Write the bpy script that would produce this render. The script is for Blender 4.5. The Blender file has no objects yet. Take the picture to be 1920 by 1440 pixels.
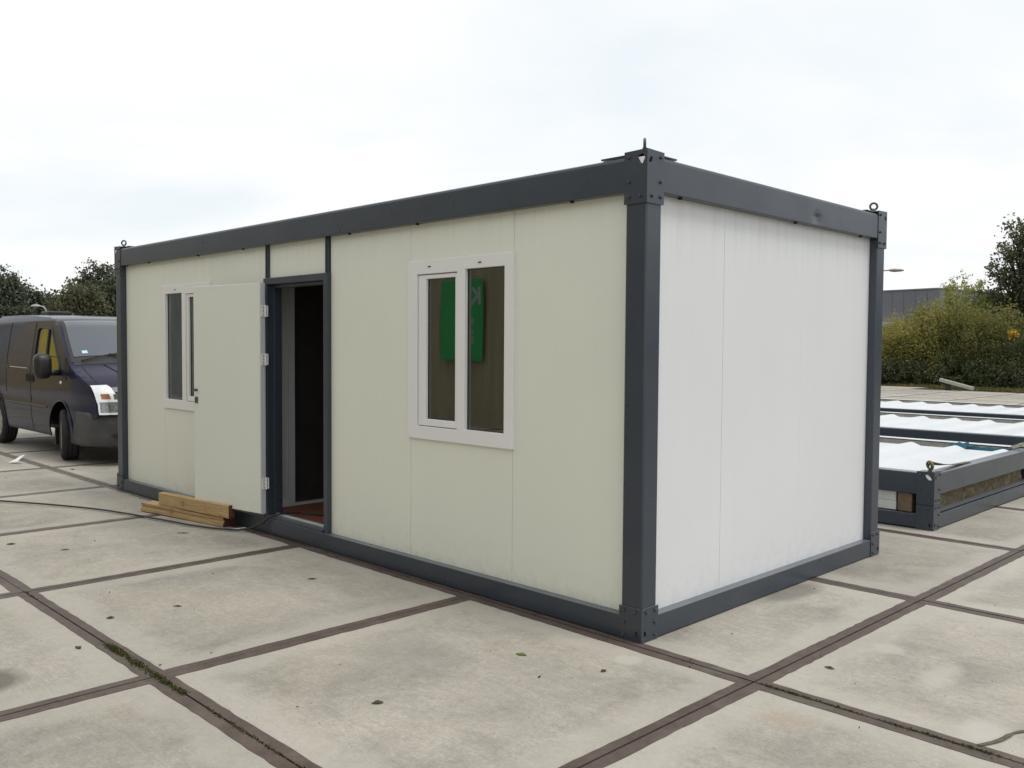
import bpy, bmesh, math, random
import numpy as np
from mathutils import Vector, Matrix
from mathutils.geometry import delaunay_2d_cdt

random.seed(7)
rng = np.random.default_rng(7)
PI = math.pi
scene = bpy.context.scene
COL = scene.collection

# ------------------------------------------------------------------ camera
CAM = Vector((2.8742, -3.8780, 1.5980))
yaw, pitch, roll = 2.3552, -0.0423, 0.0067
F = Vector((math.cos(yaw) * math.cos(pitch), math.sin(yaw) * math.cos(pitch), math.sin(pitch)))
R0 = Vector((math.sin(yaw), -math.cos(yaw), 0))
U0 = R0.cross(F)
RV = R0 * math.cos(roll) + U0 * math.sin(roll)
UV = U0 * math.cos(roll) - R0 * math.sin(roll)
cam_data = bpy.data.cameras.new('camera')
cam = bpy.data.objects.new('camera', cam_data)
COL.objects.link(cam)
m = Matrix((RV, UV, -F)).transposed().to_4x4()
m.translation = CAM
cam.matrix_world = m
cam_data.sensor_width = 36
cam_data.lens = 36 * 1682.55 / 1920
cam_data.clip_start = 0.05
cam_data.clip_end = 2000
scene.camera = cam

# ------------------------------------------------------------------ sky, sun, exposure
SUN_DIR = Vector((0.40, 0.14, 0.92)).normalized()      # towards the sun
world = bpy.data.worlds.new('World')
scene.world = world
world.use_nodes = True
wn = world.node_tree
wn.nodes.clear()
def wnode(t, **kw):
    n = wn.nodes.new(t)
    for k, v in kw.items():
        setattr(n, k, v)
    return n
w_out = wnode('ShaderNodeOutputWorld')
w_bg = wnode('ShaderNodeBackground')
w_sky = wnode('ShaderNodeTexSky', sky_type='NISHITA', sun_disc=False)
w_sky.sun_elevation = math.asin(SUN_DIR.z)
w_sky.sun_rotation = math.atan2(SUN_DIR.x, SUN_DIR.y)
w_sky.air_density = 1.0
w_sky.dust_density = 2.0
w_tc = wnode('ShaderNodeTexCoord')
w_sep = wnode('ShaderNodeSeparateXYZ')
w_max = wnode('ShaderNodeMath', operation='MAXIMUM'); w_max.inputs[1].default_value = 0.0
w_add = wnode('ShaderNodeMath', operation='ADD'); w_add.inputs[1].default_value = 0.16
w_dx = wnode('ShaderNodeMath', operation='DIVIDE')
w_dy = wnode('ShaderNodeMath', operation='DIVIDE')
w_cmb = wnode('ShaderNodeCombineXYZ')
w_noise = wnode('ShaderNodeTexNoise')
w_noise.inputs['Scale'].default_value = 0.85
w_noise.inputs['Detail'].default_value = 5
w_noise.inputs['Roughness'].default_value = 0.52
w_noise.inputs['Distortion'].default_value = 0.4
w_ramp = wnode('ShaderNodeValToRGB')
w_ramp.color_ramp.elements[0].position = 0.30
w_ramp.color_ramp.elements[0].color = (0.83, 0.895, 0.935, 1)
w_ramp.color_ramp.elements[1].position = 0.58
w_ramp.color_ramp.elements[1].color = (1.0, 1.0, 1.0, 1)
w_scale = wnode('ShaderNodeMix', data_type='RGBA', blend_type='MULTIPLY')
w_scale.inputs['Factor'].default_value = 1.0
w_scale.inputs[7].default_value = (10.0, 10.0, 10.0, 1)
w_mix = wnode('ShaderNodeMix', data_type='RGBA')
w_mix.inputs['Factor'].default_value = 0.93
L = wn.links.new
L(w_tc.outputs['Generated'], w_sep.inputs[0])
L(w_sep.outputs['Z'], w_max.inputs[0]); L(w_max.outputs[0], w_add.inputs[0])
L(w_sep.outputs['X'], w_dx.inputs[0]); L(w_add.outputs[0], w_dx.inputs[1])
L(w_sep.outputs['Y'], w_dy.inputs[0]); L(w_add.outputs[0], w_dy.inputs[1])
L(w_dx.outputs[0], w_cmb.inputs[0]); L(w_dy.outputs[0], w_cmb.inputs[1])
L(w_cmb.outputs[0], w_noise.inputs['Vector'])
L(w_noise.outputs['Fac'], w_ramp.inputs[0])
L(w_ramp.outputs[0], w_scale.inputs[6])
L(w_sky.outputs[0], w_mix.inputs[6]); L(w_scale.outputs[2], w_mix.inputs[7])
L(w_mix.outputs[2], w_bg.inputs['Color'])
w_bg.inputs['Strength'].default_value = 0.10
L(w_bg.outputs[0], w_out.inputs['Surface'])

sun_data = bpy.data.lights.new('sun', 'SUN')
sun_data.energy = 1.6
sun_data.angle = math.radians(22)
sun_data.color = (1.0, 0.97, 0.93)
sun = bpy.data.objects.new('sun', sun_data)
COL.objects.link(sun)
sun.rotation_euler = SUN_DIR.to_track_quat('Z', 'Y').to_euler()
sun.location = (10, 6, 20)

vs = scene.view_settings
vs.view_transform = 'Standard'
vs.look = 'None'
vs.gamma = 1
vs.use_curve_mapping = False
vs.exposure = 0.10

# ------------------------------------------------------------------ material helpers
class NT:
    def __init__(self, name):
        self.m = bpy.data.materials.new(name)
        self.m.use_nodes = True
        self.t = self.m.node_tree
        self.t.nodes.clear()
        self.out = self.t.nodes.new('ShaderNodeOutputMaterial')
    def n(self, typ, ins=None, **kw):
        nd = self.t.nodes.new(typ)
        for k, v in kw.items():
            setattr(nd, k, v)
        for k, v in (ins or {}).items():
            self.set(nd, k, v)
        return nd
    def set(self, nd, k, v):
        s = nd.inputs[k]
        if isinstance(v, bpy.types.NodeSocket):
            self.t.links.new(v, s)
        else:
            s.default_value = v
    def pos(self):
        return self.n('ShaderNodeNewGeometry').outputs['Position']
    def noise(self, vec, scale, detail=4, rough=0.55, dist=0.0, sc=None):
        if sc is not None:
            mp = self.n('ShaderNodeMapping', {'Vector': vec, 'Scale': sc})
            vec = mp.outputs[0]
        return self.n('ShaderNodeTexNoise', {'Vector': vec, 'Scale': scale, 'Detail': detail, 'Roughness': rough, 'Distortion': dist}).outputs['Fac']
    def ramp(self, fac, p0, p1, c0=(0, 0, 0, 1), c1=(1, 1, 1, 1)):
        r = self.n('ShaderNodeValToRGB', {0: fac})
        e = r.color_ramp.elements
        e[0].position, e[1].position = p0, p1
        e[0].color, e[1].color = c0, c1
        return r.outputs[0]
    def mix(self, fac, a, b, blend='MIX'):
        x = self.n('ShaderNodeMix', {0: fac, 6: a, 7: b}, data_type='RGBA', blend_type=blend)
        return x.outputs[2]
    def math(self, op, a, b=0.0, clamp=False):
        return self.n('ShaderNodeMath', {0: a, 1: b}, operation=op, use_clamp=clamp).outputs[0]
    def bump(self, h, strength=0.2, dist=0.01):
        return self.n('ShaderNodeBump', {'Height': h, 'Strength': strength, 'Distance': dist}).outputs[0]
    def princ(self, col, rough=0.5, metal=0.0, normal=None, spec=0.5, coat=0.0, **kw):
        p = self.n('ShaderNodeBsdfPrincipled', {'Base Color': col, 'Roughness': rough, 'Metallic': metal, 'Specular IOR Level': spec, 'Coat Weight': coat})
        for k, v in kw.items():
            self.set(p, k.replace('_', ' '), v)
        if normal is not None:
            self.set(p, 'Normal', normal)
        self.t.links.new(p.outputs[0], self.out.inputs[0])
        return p
def c4(r, g, b):
    return (r, g, b, 1)

def mat_concrete():
    k = NT('concrete_slab')
    p = k.pos()
    rnd = k.n('ShaderNodeObjectInfo').outputs['Random']
    off = k.n('ShaderNodeCombineXYZ', {0: k.math('MULTIPLY', rnd, 37.0), 1: k.math('MULTIPLY', rnd, 91.0), 2: 0.0}).outputs[0]
    q = k.n('ShaderNodeVectorMath', {0: p, 1: off}, operation='ADD').outputs[0]
    big = k.noise(q, 1.1, 6, 0.62, 0.4)
    col = k.ramp(big, 0.34, 0.66, c4(0.325, 0.300, 0.258), c4(0.48, 0.447, 0.38))
    blot = k.ramp(k.noise(q, 3.2, 8, 0.72, 0.5), 0.45, 0.62)
    col = k.mix(k.math('MULTIPLY', blot, 0.6), col, c4(0.49, 0.46, 0.395))
    dk = k.ramp(k.noise(q, 2.1, 8, 0.72, 0.8, sc=(1, 1, 1)), 0.52, 0.70)
    col = k.mix(k.math('MULTIPLY', dk, 0.40), col, c4(0.27, 0.25, 0.22))
    warm = k.ramp(k.noise(q, 0.8, 4, 0.6), 0.5, 0.7)
    col = k.mix(k.math('MULTIPLY', warm, 0.35), col, c4(0.47, 0.425, 0.33))
    grit = k.noise(q, 90, 5, 0.75)
    col = k.mix(0.5, col, k.ramp(grit, 0.30, 0.72, c4(0.60, 0.60, 0.60), c4(1.3, 1.3, 1.3)), 'MULTIPLY')
    mid = k.noise(q, 24, 6, 0.75, 0.3)
    col = k.mix(0.5, col, k.ramp(mid, 0.32, 0.68, c4(0.76, 0.755, 0.75), c4(1.18, 1.18, 1.18)), 'MULTIPLY')
    v2 = k.n('ShaderNodeTexVoronoi', {'Vector': q, 'Scale': 46.0, 'Randomness': 1.0}).outputs['Distance']
    sp2 = k.math('MULTIPLY', k.ramp(v2, 0.10, 0.17, c4(1, 1, 1), c4(0, 0, 0)), k.ramp(k.noise(q, 9, 4, 0.65), 0.54, 0.62))
    col = k.mix(k.math('MULTIPLY', sp2, 0.55), col, c4(0.17, 0.16, 0.145))
    brush = k.noise(q, 6, 6, 0.7, 0.2, sc=(1.2, 14, 1))
    col = k.mix(0.38, col, k.ramp(brush, 0.35, 0.65, c4(0.80, 0.80, 0.80), c4(1.14, 1.14, 1.14)), 'MULTIPLY')
    vor = k.n('ShaderNodeTexVoronoi', {'Vector': q, 'Scale': 17.0, 'Randomness': 1.0}).outputs['Distance']
    pitm = k.math('MULTIPLY', k.ramp(vor, 0.05, 0.085, c4(1, 1, 1), c4(0, 0, 0)), k.ramp(k.noise(q, 5, 4, 0.6), 0.50, 0.60))
    col = k.mix(k.math('MULTIPLY', pitm, 0.7), col, c4(0.12, 0.11, 0.10))
    # pale worn band just inside each slab's steel edge
    oc = k.n('ShaderNodeSeparateXYZ', {0: k.n('ShaderNodeTexCoord').outputs['Object']})
    em = k.math('MAXIMUM', k.math('ABSOLUTE', oc.outputs['X']), k.math('ABSOLUTE', oc.outputs['Y']))
    band = k.math('MULTIPLY', k.ramp(k.math('ADD', em, k.math('MULTIPLY', k.noise(q, 2.5, 5, 0.65), 0.3)), 0.90, 1.08), k.math('LESS_THAN', em, 1.02))
    col = k.mix(k.math('MULTIPLY', band, 0.5), col, c4(0.50, 0.47, 0.41))
    # stains that lie at fixed spots on the yard
    warp = k.n('ShaderNodeTexNoise', {'Vector': p, 'Scale': 9.0, 'Detail': 4.0}).outputs['Color']
    wp = k.n('ShaderNodeVectorMath', {0: p, 1: k.n('ShaderNodeVectorMath', {0: warp, 'Scale': 0.11}, operation='SCALE').outputs[0]}, operation='ADD').outputs[0]
    def spot(x, y, r, colr, amt, soft=0.35, sx=1.0, sy=1.0):
        nonlocal col
        d = k.n('ShaderNodeVectorMath', {0: wp, 1: (-x - 0.055, -y - 0.055, 0)}, operation='ADD').outputs[0]
        d = k.n('ShaderNodeVectorMath', {0: d, 1: (sx, sy, 0)}, operation='MULTIPLY').outputs[0]
        d = k.n('ShaderNodeVectorMath', {0: d}, operation='LENGTH').outputs['Value']
        f = k.ramp(d, r * (1 - soft), r, c4(1, 1, 1), c4(0, 0, 0))
        col = k.mix(k.math('MULTIPLY', f, amt), col, colr)
    spot(-1.82, -2.66, 0.19, c4(0.15, 0.135, 0.115), 0.85, 0.45)
    spot(0.10, -0.25, 0.085, c4(0.52, 0.49, 0.43), 0.8, 0.3)
    spot(0.97, 0.90, 0.11, c4(0.50, 0.47, 0.41), 0.7, 0.5)
    spot(1.30, 0.68, 0.22, c4(0.52, 0.49, 0.43), 0.65, 0.6, 2.4, 0.8)
    spot(1.66, 0.14, 0.20, c4(0.52, 0.49, 0.44), 0.7, 0.6, 2.0, 0.9)
    spot(0.05, 1.56, 0.24, c4(0.19, 0.175, 0.15), 0.7, 0.5, 1.5, 0.6)
    spot(1.03, -0.34, 0.15, c4(0.40, 0.31, 0.22), 0.5, 0.8)
    spot(-0.72, -0.95, 0.35, c4(0.25, 0.24, 0.22), 0.5, 0.9)
    spot(-5.2, -0.6, 0.55, c4(0.27, 0.26, 0.235), 0.45, 0.9)
    tint = k.n('ShaderNodeMapRange', {'Value': rnd, 'To Min': 0.75, 'To Max': 0.92}).outputs[0]
    tc = k.n('ShaderNodeCombineColor', {0: tint, 1: tint, 2: tint}).outputs[0]
    col = k.mix(1.0, col, tc, 'MULTIPLY')
    h = k.math('SUBTRACT', k.math('ADD', grit, k.math('MULTIPLY', brush, 0.6)), k.math('MULTIPLY', pitm, 1.6))
    k.princ(col, k.ramp(big, 0.2, 0.8, c4(0.72, 0.72, 0.72), c4(0.9, 0.9, 0.9)), normal=k.bump(h, 0.30, 0.003), spec=0.3)
    return k.m

def mat_steel_edge():
    k = NT('rusted_edge_steel')
    q = k.pos()
    a = k.noise(q, 7, 6, 0.65)
    col = k.ramp(a, 0.3, 0.7, c4(0.060, 0.043, 0.036), c4(0.112, 0.083, 0.070))
    b = k.ramp(k.noise(q, 38, 5, 0.7), 0.50, 0.70)
    col = k.mix(k.math('MULTIPLY', b, 0.40), col, c4(0.15, 0.122, 0.102))
    c = k.ramp(k.noise(q, 3.0, 4, 0.6, 0.5), 0.57, 0.7)
    col = k.mix(k.math('MULTIPLY', c, 0.6), col, c4(0.13, 0.115, 0.09))
    k.princ(col, 0.62, 0.0, normal=k.bump(k.noise(q, 120, 4, 0.7), 0.3, 0.003), spec=0.35)
    return k.m

def mat_frame_paint():
    k = NT('anthracite_frame_paint')
    q = k.pos()
    a = k.noise(q, 2.5, 5, 0.6)
    col = k.ramp(a, 0.3, 0.7, c4(0.030, 0.040, 0.056), c4(0.040, 0.051, 0.068))
    d = k.ramp(k.noise(q, 5, 6, 0.72, 0.6), 0.60, 0.78)
    col = k.mix(k.math('MULTIPLY', d, 0.10), col, c4(0.11, 0.108, 0.10))
    s = k.n('ShaderNodeTexVoronoi', {'Vector': q, 'Scale': 14.0}).outputs['Distance']
    chip = k.math('MULTIPLY', k.ramp(s, 0.03, 0.045, c4(1, 1, 1), c4(0, 0, 0)), k.ramp(k.noise(q, 2.2, 2), 0.66, 0.69))
    col = k.mix(chip, col, c4(0.28, 0.27, 0.25))
    # faces turned up lightened to slate, painting in the sky's reflection
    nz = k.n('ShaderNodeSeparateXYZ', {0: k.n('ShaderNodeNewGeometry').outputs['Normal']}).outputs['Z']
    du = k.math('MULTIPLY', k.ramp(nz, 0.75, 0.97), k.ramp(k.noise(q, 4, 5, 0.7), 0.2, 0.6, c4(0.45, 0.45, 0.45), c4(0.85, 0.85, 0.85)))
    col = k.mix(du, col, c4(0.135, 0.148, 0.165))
    rough = k.ramp(k.noise(q, 3.3, 5, 0.65), 0.3, 0.7, c4(0.26, 0.26, 0.26), c4(0.34, 0.34, 0.34))
    k.princ(col, rough, normal=k.bump(k.noise(q, 1.7, 3, 0.5), 0.07, 0.02), spec=0.6)
    return k.m

def mat_panel(name, base, dirt=0.5, top=2.43):
    k = NT(name)
    q = k.pos()
    a = k.noise(q, 0.9, 4, 0.55)
    col = k.ramp(a, 0.3, 0.7, c4(*[x * 0.975 for x in base]), c4(*[min(1, x * 1.015) for x in base]))
    sep = k.n('ShaderNodeSeparateXYZ', {0: q})
    z = sep.outputs['Z']
    # runs of dirt washed down from the gutter
    st = k.noise(q, 3.0, 5, 0.7, 0.15, sc=(7, 7, 0.22))
    band = k.n('ShaderNodeMapRange', {'Value': z, 'From Min': top - 0.55, 'From Max': top - 0.02}).outputs[0]
    band2 = k.n('ShaderNodeMapRange', {'Value': z, 'From Min': top - 0.13, 'From Max': top}).outputs[0]
    stm = k.math('MULTIPLY', k.ramp(st, 0.46, 0.72), k.math('POWER', band, 2.0))
    stm = k.math('ADD', stm, k.math('MULTIPLY', k.ramp(k.noise(q, 4.0, 5, 0.7, 0.2, sc=(5, 5, 0.6)), 0.3, 0.75), k.math('POWER', band2, 1.5)), clamp=True)
    col = k.mix(k.math('MULTIPLY', stm, dirt), col, c4(0.37, 0.36, 0.31))
    # long faint streaks and splash dirt near the sill
    lf = k.ramp(k.noise(q, 2.0, 5, 0.7, 0.1, sc=(9, 9, 0.08)), 0.52, 0.75)
    col = k.mix(k.math('MULTIPLY', lf, 0.05), col, c4(0.47, 0.46, 0.41))
    low = k.n('ShaderNodeMapRange', {'Value': z, 'From Min': 0.45, 'From Max': 0.12}).outputs[0]
    sp = k.math('MULTIPLY', k.ramp(k.noise(q, 14, 6, 0.7), 0.45, 0.75), k.math('POWER', low, 2.0))
    col = k.mix(k.math('MULTIPLY', sp, 0.35), col, c4(0.42, 0.40, 0.35))
    # faint roll-formed micro ribs
    wv = k.n('ShaderNodeTexNoise', {'Vector': k.n('ShaderNodeMapping', {'Vector': q, 'Scale': (16, 16, 0.05)}).outputs[0], 'Scale': 2.0, 'Detail': 1.0}).outputs['Fac']
    wav = k.math('ADD', k.math('MULTIPLY', wv, 0.35), k.noise(q, 1.3, 3, 0.5))
    k.princ(col, 0.42, normal=k.bump(wav, 0.030, 0.02), spec=0.4)
    return k.m

def mat_simple(name, col, rough=0.5, metal=0.0, var=0.12, scale=8.0, spec=0.5, coat=0.0, bump=0.0):
    k = NT(name)
    q = k.n('ShaderNodeTexCoord').outputs['Object']
    a = k.noise(q, scale, 5, 0.6)
    cc = k.ramp(a, 0.3, 0.7, c4(*[x * (1 - var) for x in col]), c4(*[min(1, x * (1 + var)) for x in col]))
    k.princ(cc, rough, metal, spec=spec, coat=coat, normal=k.bump(k.noise(q, scale * 6, 4, 0.7), bump, 0.004) if bump else None)
    return k.m

def mat_wood(name, light, dark, along=(0.98, 0.17, 0)):
    k = NT(name)
    q = k.pos()
    ang = math.atan2(along[1], along[0])
    mp = k.n('ShaderNodeMapping', {'Vector': q, 'Rotation': (0, 0, -ang)}).outputs[0]
    g = k.noise(mp, 5, 6, 0.65, 1.2, sc=(0.8, 11, 11))
    col = k.ramp(g, 0.32, 0.68, c4(*dark), c4(*light))
    kn = k.n('ShaderNodeTexVoronoi', {'Vector': mp, 'Scale': 5.0}).outputs['Distance']
    col = k.mix(k.math('MULTIPLY', k.ramp(kn, 0.06, 0.20, c4(1, 1, 1), c4(0, 0, 0)), 0.7), col, c4(0.14, 0.07, 0.03))
    col = k.mix(k.math('MULTIPLY', k.ramp(k.noise(mp, 3, 5, 0.7), 0.5, 0.75), 0.4), col, c4(*dark))
    k.princ(col, 0.7, normal=k.bump(g, 0.4, 0.004), spec=0.3)
    return k.m

def mat_glass(name, tint=(0.74, 0.78, 0.77), refl=0.14):
    # double glazing: clear sheet, mirror share rising towards grazing angles
    k = NT(name)
    q = k.pos()
    nb = k.bump(k.noise(q, 1.6, 2, 0.5), 0.015, 0.05)
    fr = k.n('ShaderNodeFresnel', {'IOR': 1.5}).outputs[0]
    f = k.math('ADD', k.math('MULTIPLY', fr, 1.6), refl - 0.06, clamp=True)
    gl = k.n('ShaderNodeBsdfGlossy', {'Color': c4(0.95, 0.97, 0.95), 'Roughness': 0.012, 'Normal': nb}).outputs[0]
    tr = k.n('ShaderNodeBsdfTransparent', {'Color': c4(*tint)}).outputs[0]
    mx = k.n('ShaderNodeMixShader', {0: f, 1: tr, 2: gl}).outputs[0]
    k.t.links.new(mx, k.out.inputs[0])
    return k.m

def mat_leaf(name, cols, trans=0.35):
    k = NT(name)
    at = k.n('ShaderNodeAttribute', attribute_name='tint')
    r = k.n('ShaderNodeValToRGB', {0: at.outputs['Fac']})
    e = r.color_ramp.elements
    e[0].position, e[0].color = 0.0, c4(*cols[0])
    e[1].position, e[1].color = 1.0, c4(*cols[-1])
    for i, c in enumerate(cols[1:-1]):
        ne = e.new((i + 1) / (len(cols) - 1)); ne.color = c4(*c)
    col = r.outputs[0]
    d = k.n('ShaderNodeBsdfPrincipled', {'Base Color': col, 'Roughness': 0.55, 'Specular IOR Level': 0.3}).outputs[0]
    t = k.n('ShaderNodeBsdfTranslucent', {'Color': k.mix(0.5, col, c4(cols[-1][0], cols[-1][1] * 1.05, cols[-1][2] * 0.6))}).outputs[0]
    mx = k.n('ShaderNodeMixShader', {0: trans, 1: d, 2: t}).outputs[0]
    k.t.links.new(mx, k.out.inputs[0])
    return k.m

M = {}
M['concrete'] = mat_concrete()
M['edge'] = mat_steel_edge()
M['edge_dusty'] = mat_simple('dust_caked_edge_steel', (0.150, 0.132, 0.108), 0.85, var=0.3, scale=9)
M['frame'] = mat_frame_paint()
M['panel'] = mat_panel('white_sandwich_panel', (0.69, 0.705, 0.715), 0.26)
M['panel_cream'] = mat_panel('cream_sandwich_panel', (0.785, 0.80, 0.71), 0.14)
M['panel_in'] = mat_simple('interior_panel_white', (0.62, 0.62, 0.60), 0.5, var=0.03, scale=2)
M['panel_stack'] = mat_simple('stacked_panel_white', (0.62, 0.65, 0.60), 0.5, var=0.06, scale=5)
M['pvc'] = mat_simple('white_pvc', (0.80, 0.80, 0.785), 0.32, var=0.02, scale=3)
M['door_edge'] = mat_simple('pale_door_edge', (0.60, 0.62, 0.64), 0.4, var=0.04, scale=6)
M['door_face'] = mat_panel('coated_door_leaf', (0.74, 0.76, 0.69), 0.06, 2.11)
M['glass'] = mat_glass('window_double_glazing')
M['bolt'] = mat_simple('dark_bolt_steel', (0.075, 0.08, 0.085), 0.4, 0.3, scale=40)
M['hole'] = mat_simple('dark_drain_nub', (0.02, 0.02, 0.02), 0.9, scale=20)  # near-black base colour of the drain nubs
M['plug'] = mat_simple('white_foam_plug', (0.85, 0.85, 0.84), 0.7, var=0.02)
M['floor_in'] = mat_simple('red_brown_vinyl_floor', (0.20, 0.075, 0.045), 0.5, var=0.2, scale=5)
M['dark_in'] = mat_simple('unlit_room_black', (0.040, 0.037, 0.036), 0.3, var=0.2, scale=4)
M['skirt'] = mat_simple('white_skirting', (0.72, 0.72, 0.74), 0.5, var=0.03)
M['timber'] = mat_wood('pale_timber', (0.56, 0.40, 0.215), (0.36, 0.23, 0.105))
M['timber_end'] = mat_simple('red_painted_end_grain', (0.085, 0.032, 0.020), 0.7, var=0.3, scale=30)
M['cable'] = mat_simple('black_rubber_cable', (0.022, 0.022, 0.022), 0.5, scale=20)
M['moss'] = mat_leaf('joint_moss', [(0.030, 0.028, 0.012), (0.055, 0.060, 0.018), (0.10, 0.105, 0.028)], 0.15)
M['earth'] = mat_simple('joint_earth', (0.045, 0.038, 0.030), 0.95, var=0.3, scale=12)

# ------------------------------------------------------------------ geometry helpers
def woff(p):
    v = Vector((0, 0, 0))
    while p is not None:
        v = v + p.location
        p = p.parent
    return v

class MB:
    """collects geometry in world coordinates; build() makes ONE mesh object"""
    def __init__(self):
        self.v, self.f, self.mi = [], [], []
    def add(self, vs_, fs, mi=0):
        b = len(self.v)
        self.v += [tuple(x) for x in vs_]
        self.f += [tuple(b + i for i in f) for f in fs]
        self.mi += [mi] * len(fs)
        return self
    def box(self, x0, x1, y0, y1, z0, z1, mi=0, T=None):
        vs_ = [(x0, y0, z0), (x1, y0, z0), (x1, y1, z0), (x0, y1, z0), (x0, y0, z1), (x1, y0, z1), (x1, y1, z1), (x0, y1, z1)]
        if T:
            vs_ = [T(*p) for p in vs_]
        return self.add(vs_, [(0, 3, 2, 1), (4, 5, 6, 7), (0, 1, 5, 4), (1, 2, 6, 5), (2, 3, 7, 6), (3, 0, 4, 7)], mi)
    def loft(self, rings, cap=True, closed=True, mi=0):
        n = len(rings[0]); b = []
        for r in rings:
            b += list(r)
        fs = []
        for i in range(len(rings) - 1):
            for j in range(n if closed else n - 1):
                k = (j + 1) % n
                fs.append((i * n + j, i * n + k, (i + 1) * n + k, (i + 1) * n + j))
        if cap:
            fs.append(tuple(reversed(range(n))))
            fs.append(tuple((len(rings) - 1) * n + j for j in range(n)))
        return self.add(b, fs, mi)
    def tube(self, pts, rad, seg=8, mi=0, cap=True):
        pts = [Vector(p) for p in pts]
        if not hasattr(rad, '__len__'):
            rad = [rad] * len(pts)
        rings = []
        ref = None
        for i, p in enumerate(pts):
            d = (pts[min(i + 1, len(pts) - 1)] - pts[max(i - 1, 0)])
            d = d.normalized() if d.length > 1e-9 else Vector((0, 0, 1))
            if ref is None:
                ref = Vector((0, 0, 1)) if abs(d.z) < 0.9 else Vector((1, 0, 0))
            a = (ref - d * ref.dot(d))
            a = a.normalized() if a.length > 1e-6 else d.orthogonal().normalized()
            ref = a
            c = d.cross(a)
            rings.append([p + (a * math.cos(t) + c * math.sin(t)) * rad[i] for t in [2 * PI * k / seg for k in range(seg)]])
        return self.loft(rings, cap, True, mi)
    def torus(self, c, ax, R, r, seg=20, sub=8, arc=2 * PI, start=0.0, up=None):
        ax = Vector(ax).normalized()
        a = Vector(up).normalized() if up else ax.orthogonal().normalized()
        b = ax.cross(a)
        full = arc >= 2 * PI - 1e-6
        rings = []
        cnt = seg if full else seg + 1
        for i in range(cnt):
            t = start + arc * i / seg
            d = a * math.cos(t) + b * math.sin(t)
            rings.append([Vector(c) + d * (R + r * math.cos(s)) + ax * (r * math.sin(s)) for s in [2 * PI * k / sub for k in range(sub)]])
        if full:
            rings.append(rings[0])
        return self.loft(rings, cap=not full)
    def build(self, name, mat, parent=None, smooth=False, bevel=0.0, seg=2, autosmooth=None):
        o = mesh_obj(name, self.v, self.f, mat, parent, smooth, bevel, seg, self.mi)
        return o

def mesh_obj(name, v, f, mat, parent=None, smooth=False, bevel=0.0, seg=2, mi=None, loc=None):
    off = woff(parent)
    base = Vector(loc) if loc is not None else off
    me = bpy.data.meshes.new(name)
    me.from_pydata([tuple(Vector(p) - base) for p in v], [], f)
    mats = mat if isinstance(mat, (list, tuple)) else [mat]
    for x in mats:
        me.materials.append(x)
    if mi and len(mats) > 1:
        me.polygons.foreach_set('material_index', mi)
    bm = bmesh.new(); bm.from_mesh(me)
    bmesh.ops.recalc_face_normals(bm, faces=bm.faces)
    bm.to_mesh(me); bm.free()
    if smooth:
        me.polygons.foreach_set('use_smooth', [True] * len(me.polygons))
    me.update()
    o = bpy.data.objects.new(name, me)
    COL.objects.link(o)
    if parent is not None:
        o.parent = parent
    o.location = base - off
    if bevel:
        bv = o.modifiers.new('bevel', 'BEVEL')
        bv.width = bevel; bv.segments = seg; bv.limit_method = 'ANGLE'; bv.angle_limit = math.radians(40)
        bv.harden_normals = False
    return o

def inst(name, me, loc, parent=None, rot=None, scale=None):
    o = bpy.data.objects.new(name, me)
    COL.objects.link(o)
    if parent is not None:
        o.parent = parent
    o.location = Vector(loc) - woff(parent)
    if rot is not None:
        o.rotation_euler = rot
    if scale is not None:
        o.scale = scale
    return o

def tag(o, label=None, cat=None, group=None, kind=None):
    if label: o['label'] = label
    if cat: o['category'] = cat
    if group: o['group'] = group
    if kind: o['kind'] = kind
    return o

def empty(name, loc, label=None, cat=None, group=None, kind=None):
    o = bpy.data.objects.new(name, None)
    o.empty_display_size = 0.2
    COL.objects.link(o)
    o.location = loc
    return tag(o, label, cat, group, kind)

def copy_tree(o, parent=None, d=None):
    c = o.copy()
    COL.objects.link(c)
    c.parent = parent
    if d is not None:
        c.location = o.location + Vector(d)
    for ch in list(o.children):
        copy_tree(ch, c)
    return c

def inside(pt, poly):
    x, y = pt; r = False
    j = len(poly) - 1
    for i in range(len(poly)):
        xi, yi = poly[i]; xj, yj = poly[j]
        if (yi > y) != (yj > y) and x < (xj - xi) * (y - yi) / (yj - yi) + xi:
            r = not r
        j = i
    return r

def cdt(outline, holes=(), grid=None):
    vs_, es = [], []
    for loop in [outline] + list(holes):
        b = len(vs_)
        vs_ += [Vector(p) for p in loop]
        es += [(b + i, b + (i + 1) % len(loop)) for i in range(len(loop))]
    if grid:
        xs = [p[0] for p in outline]; ys = [p[1] for p in outline]
        nx = int((max(xs) - min(xs)) / grid); ny = int((max(ys) - min(ys)) / grid)
        for i in range(1, nx):
            for j in range(1, ny):
                q = (min(xs) + i * grid, min(ys) + j * grid)
                if inside(q, outline):
                    vs_.append(Vector(q))
    ov, oe, of, *_ = delaunay_2d_cdt(vs_, es, [], 0, 1e-6)
    fs = []
    for f in of:
        c = [sum(ov[i][k] for i in f) / len(f) for k in (0, 1)]
        if inside(c, outline) and not any(inside(c, h) for h in holes):
            fs.append(tuple(f))
    return [tuple(p) for p in ov], fs

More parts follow.
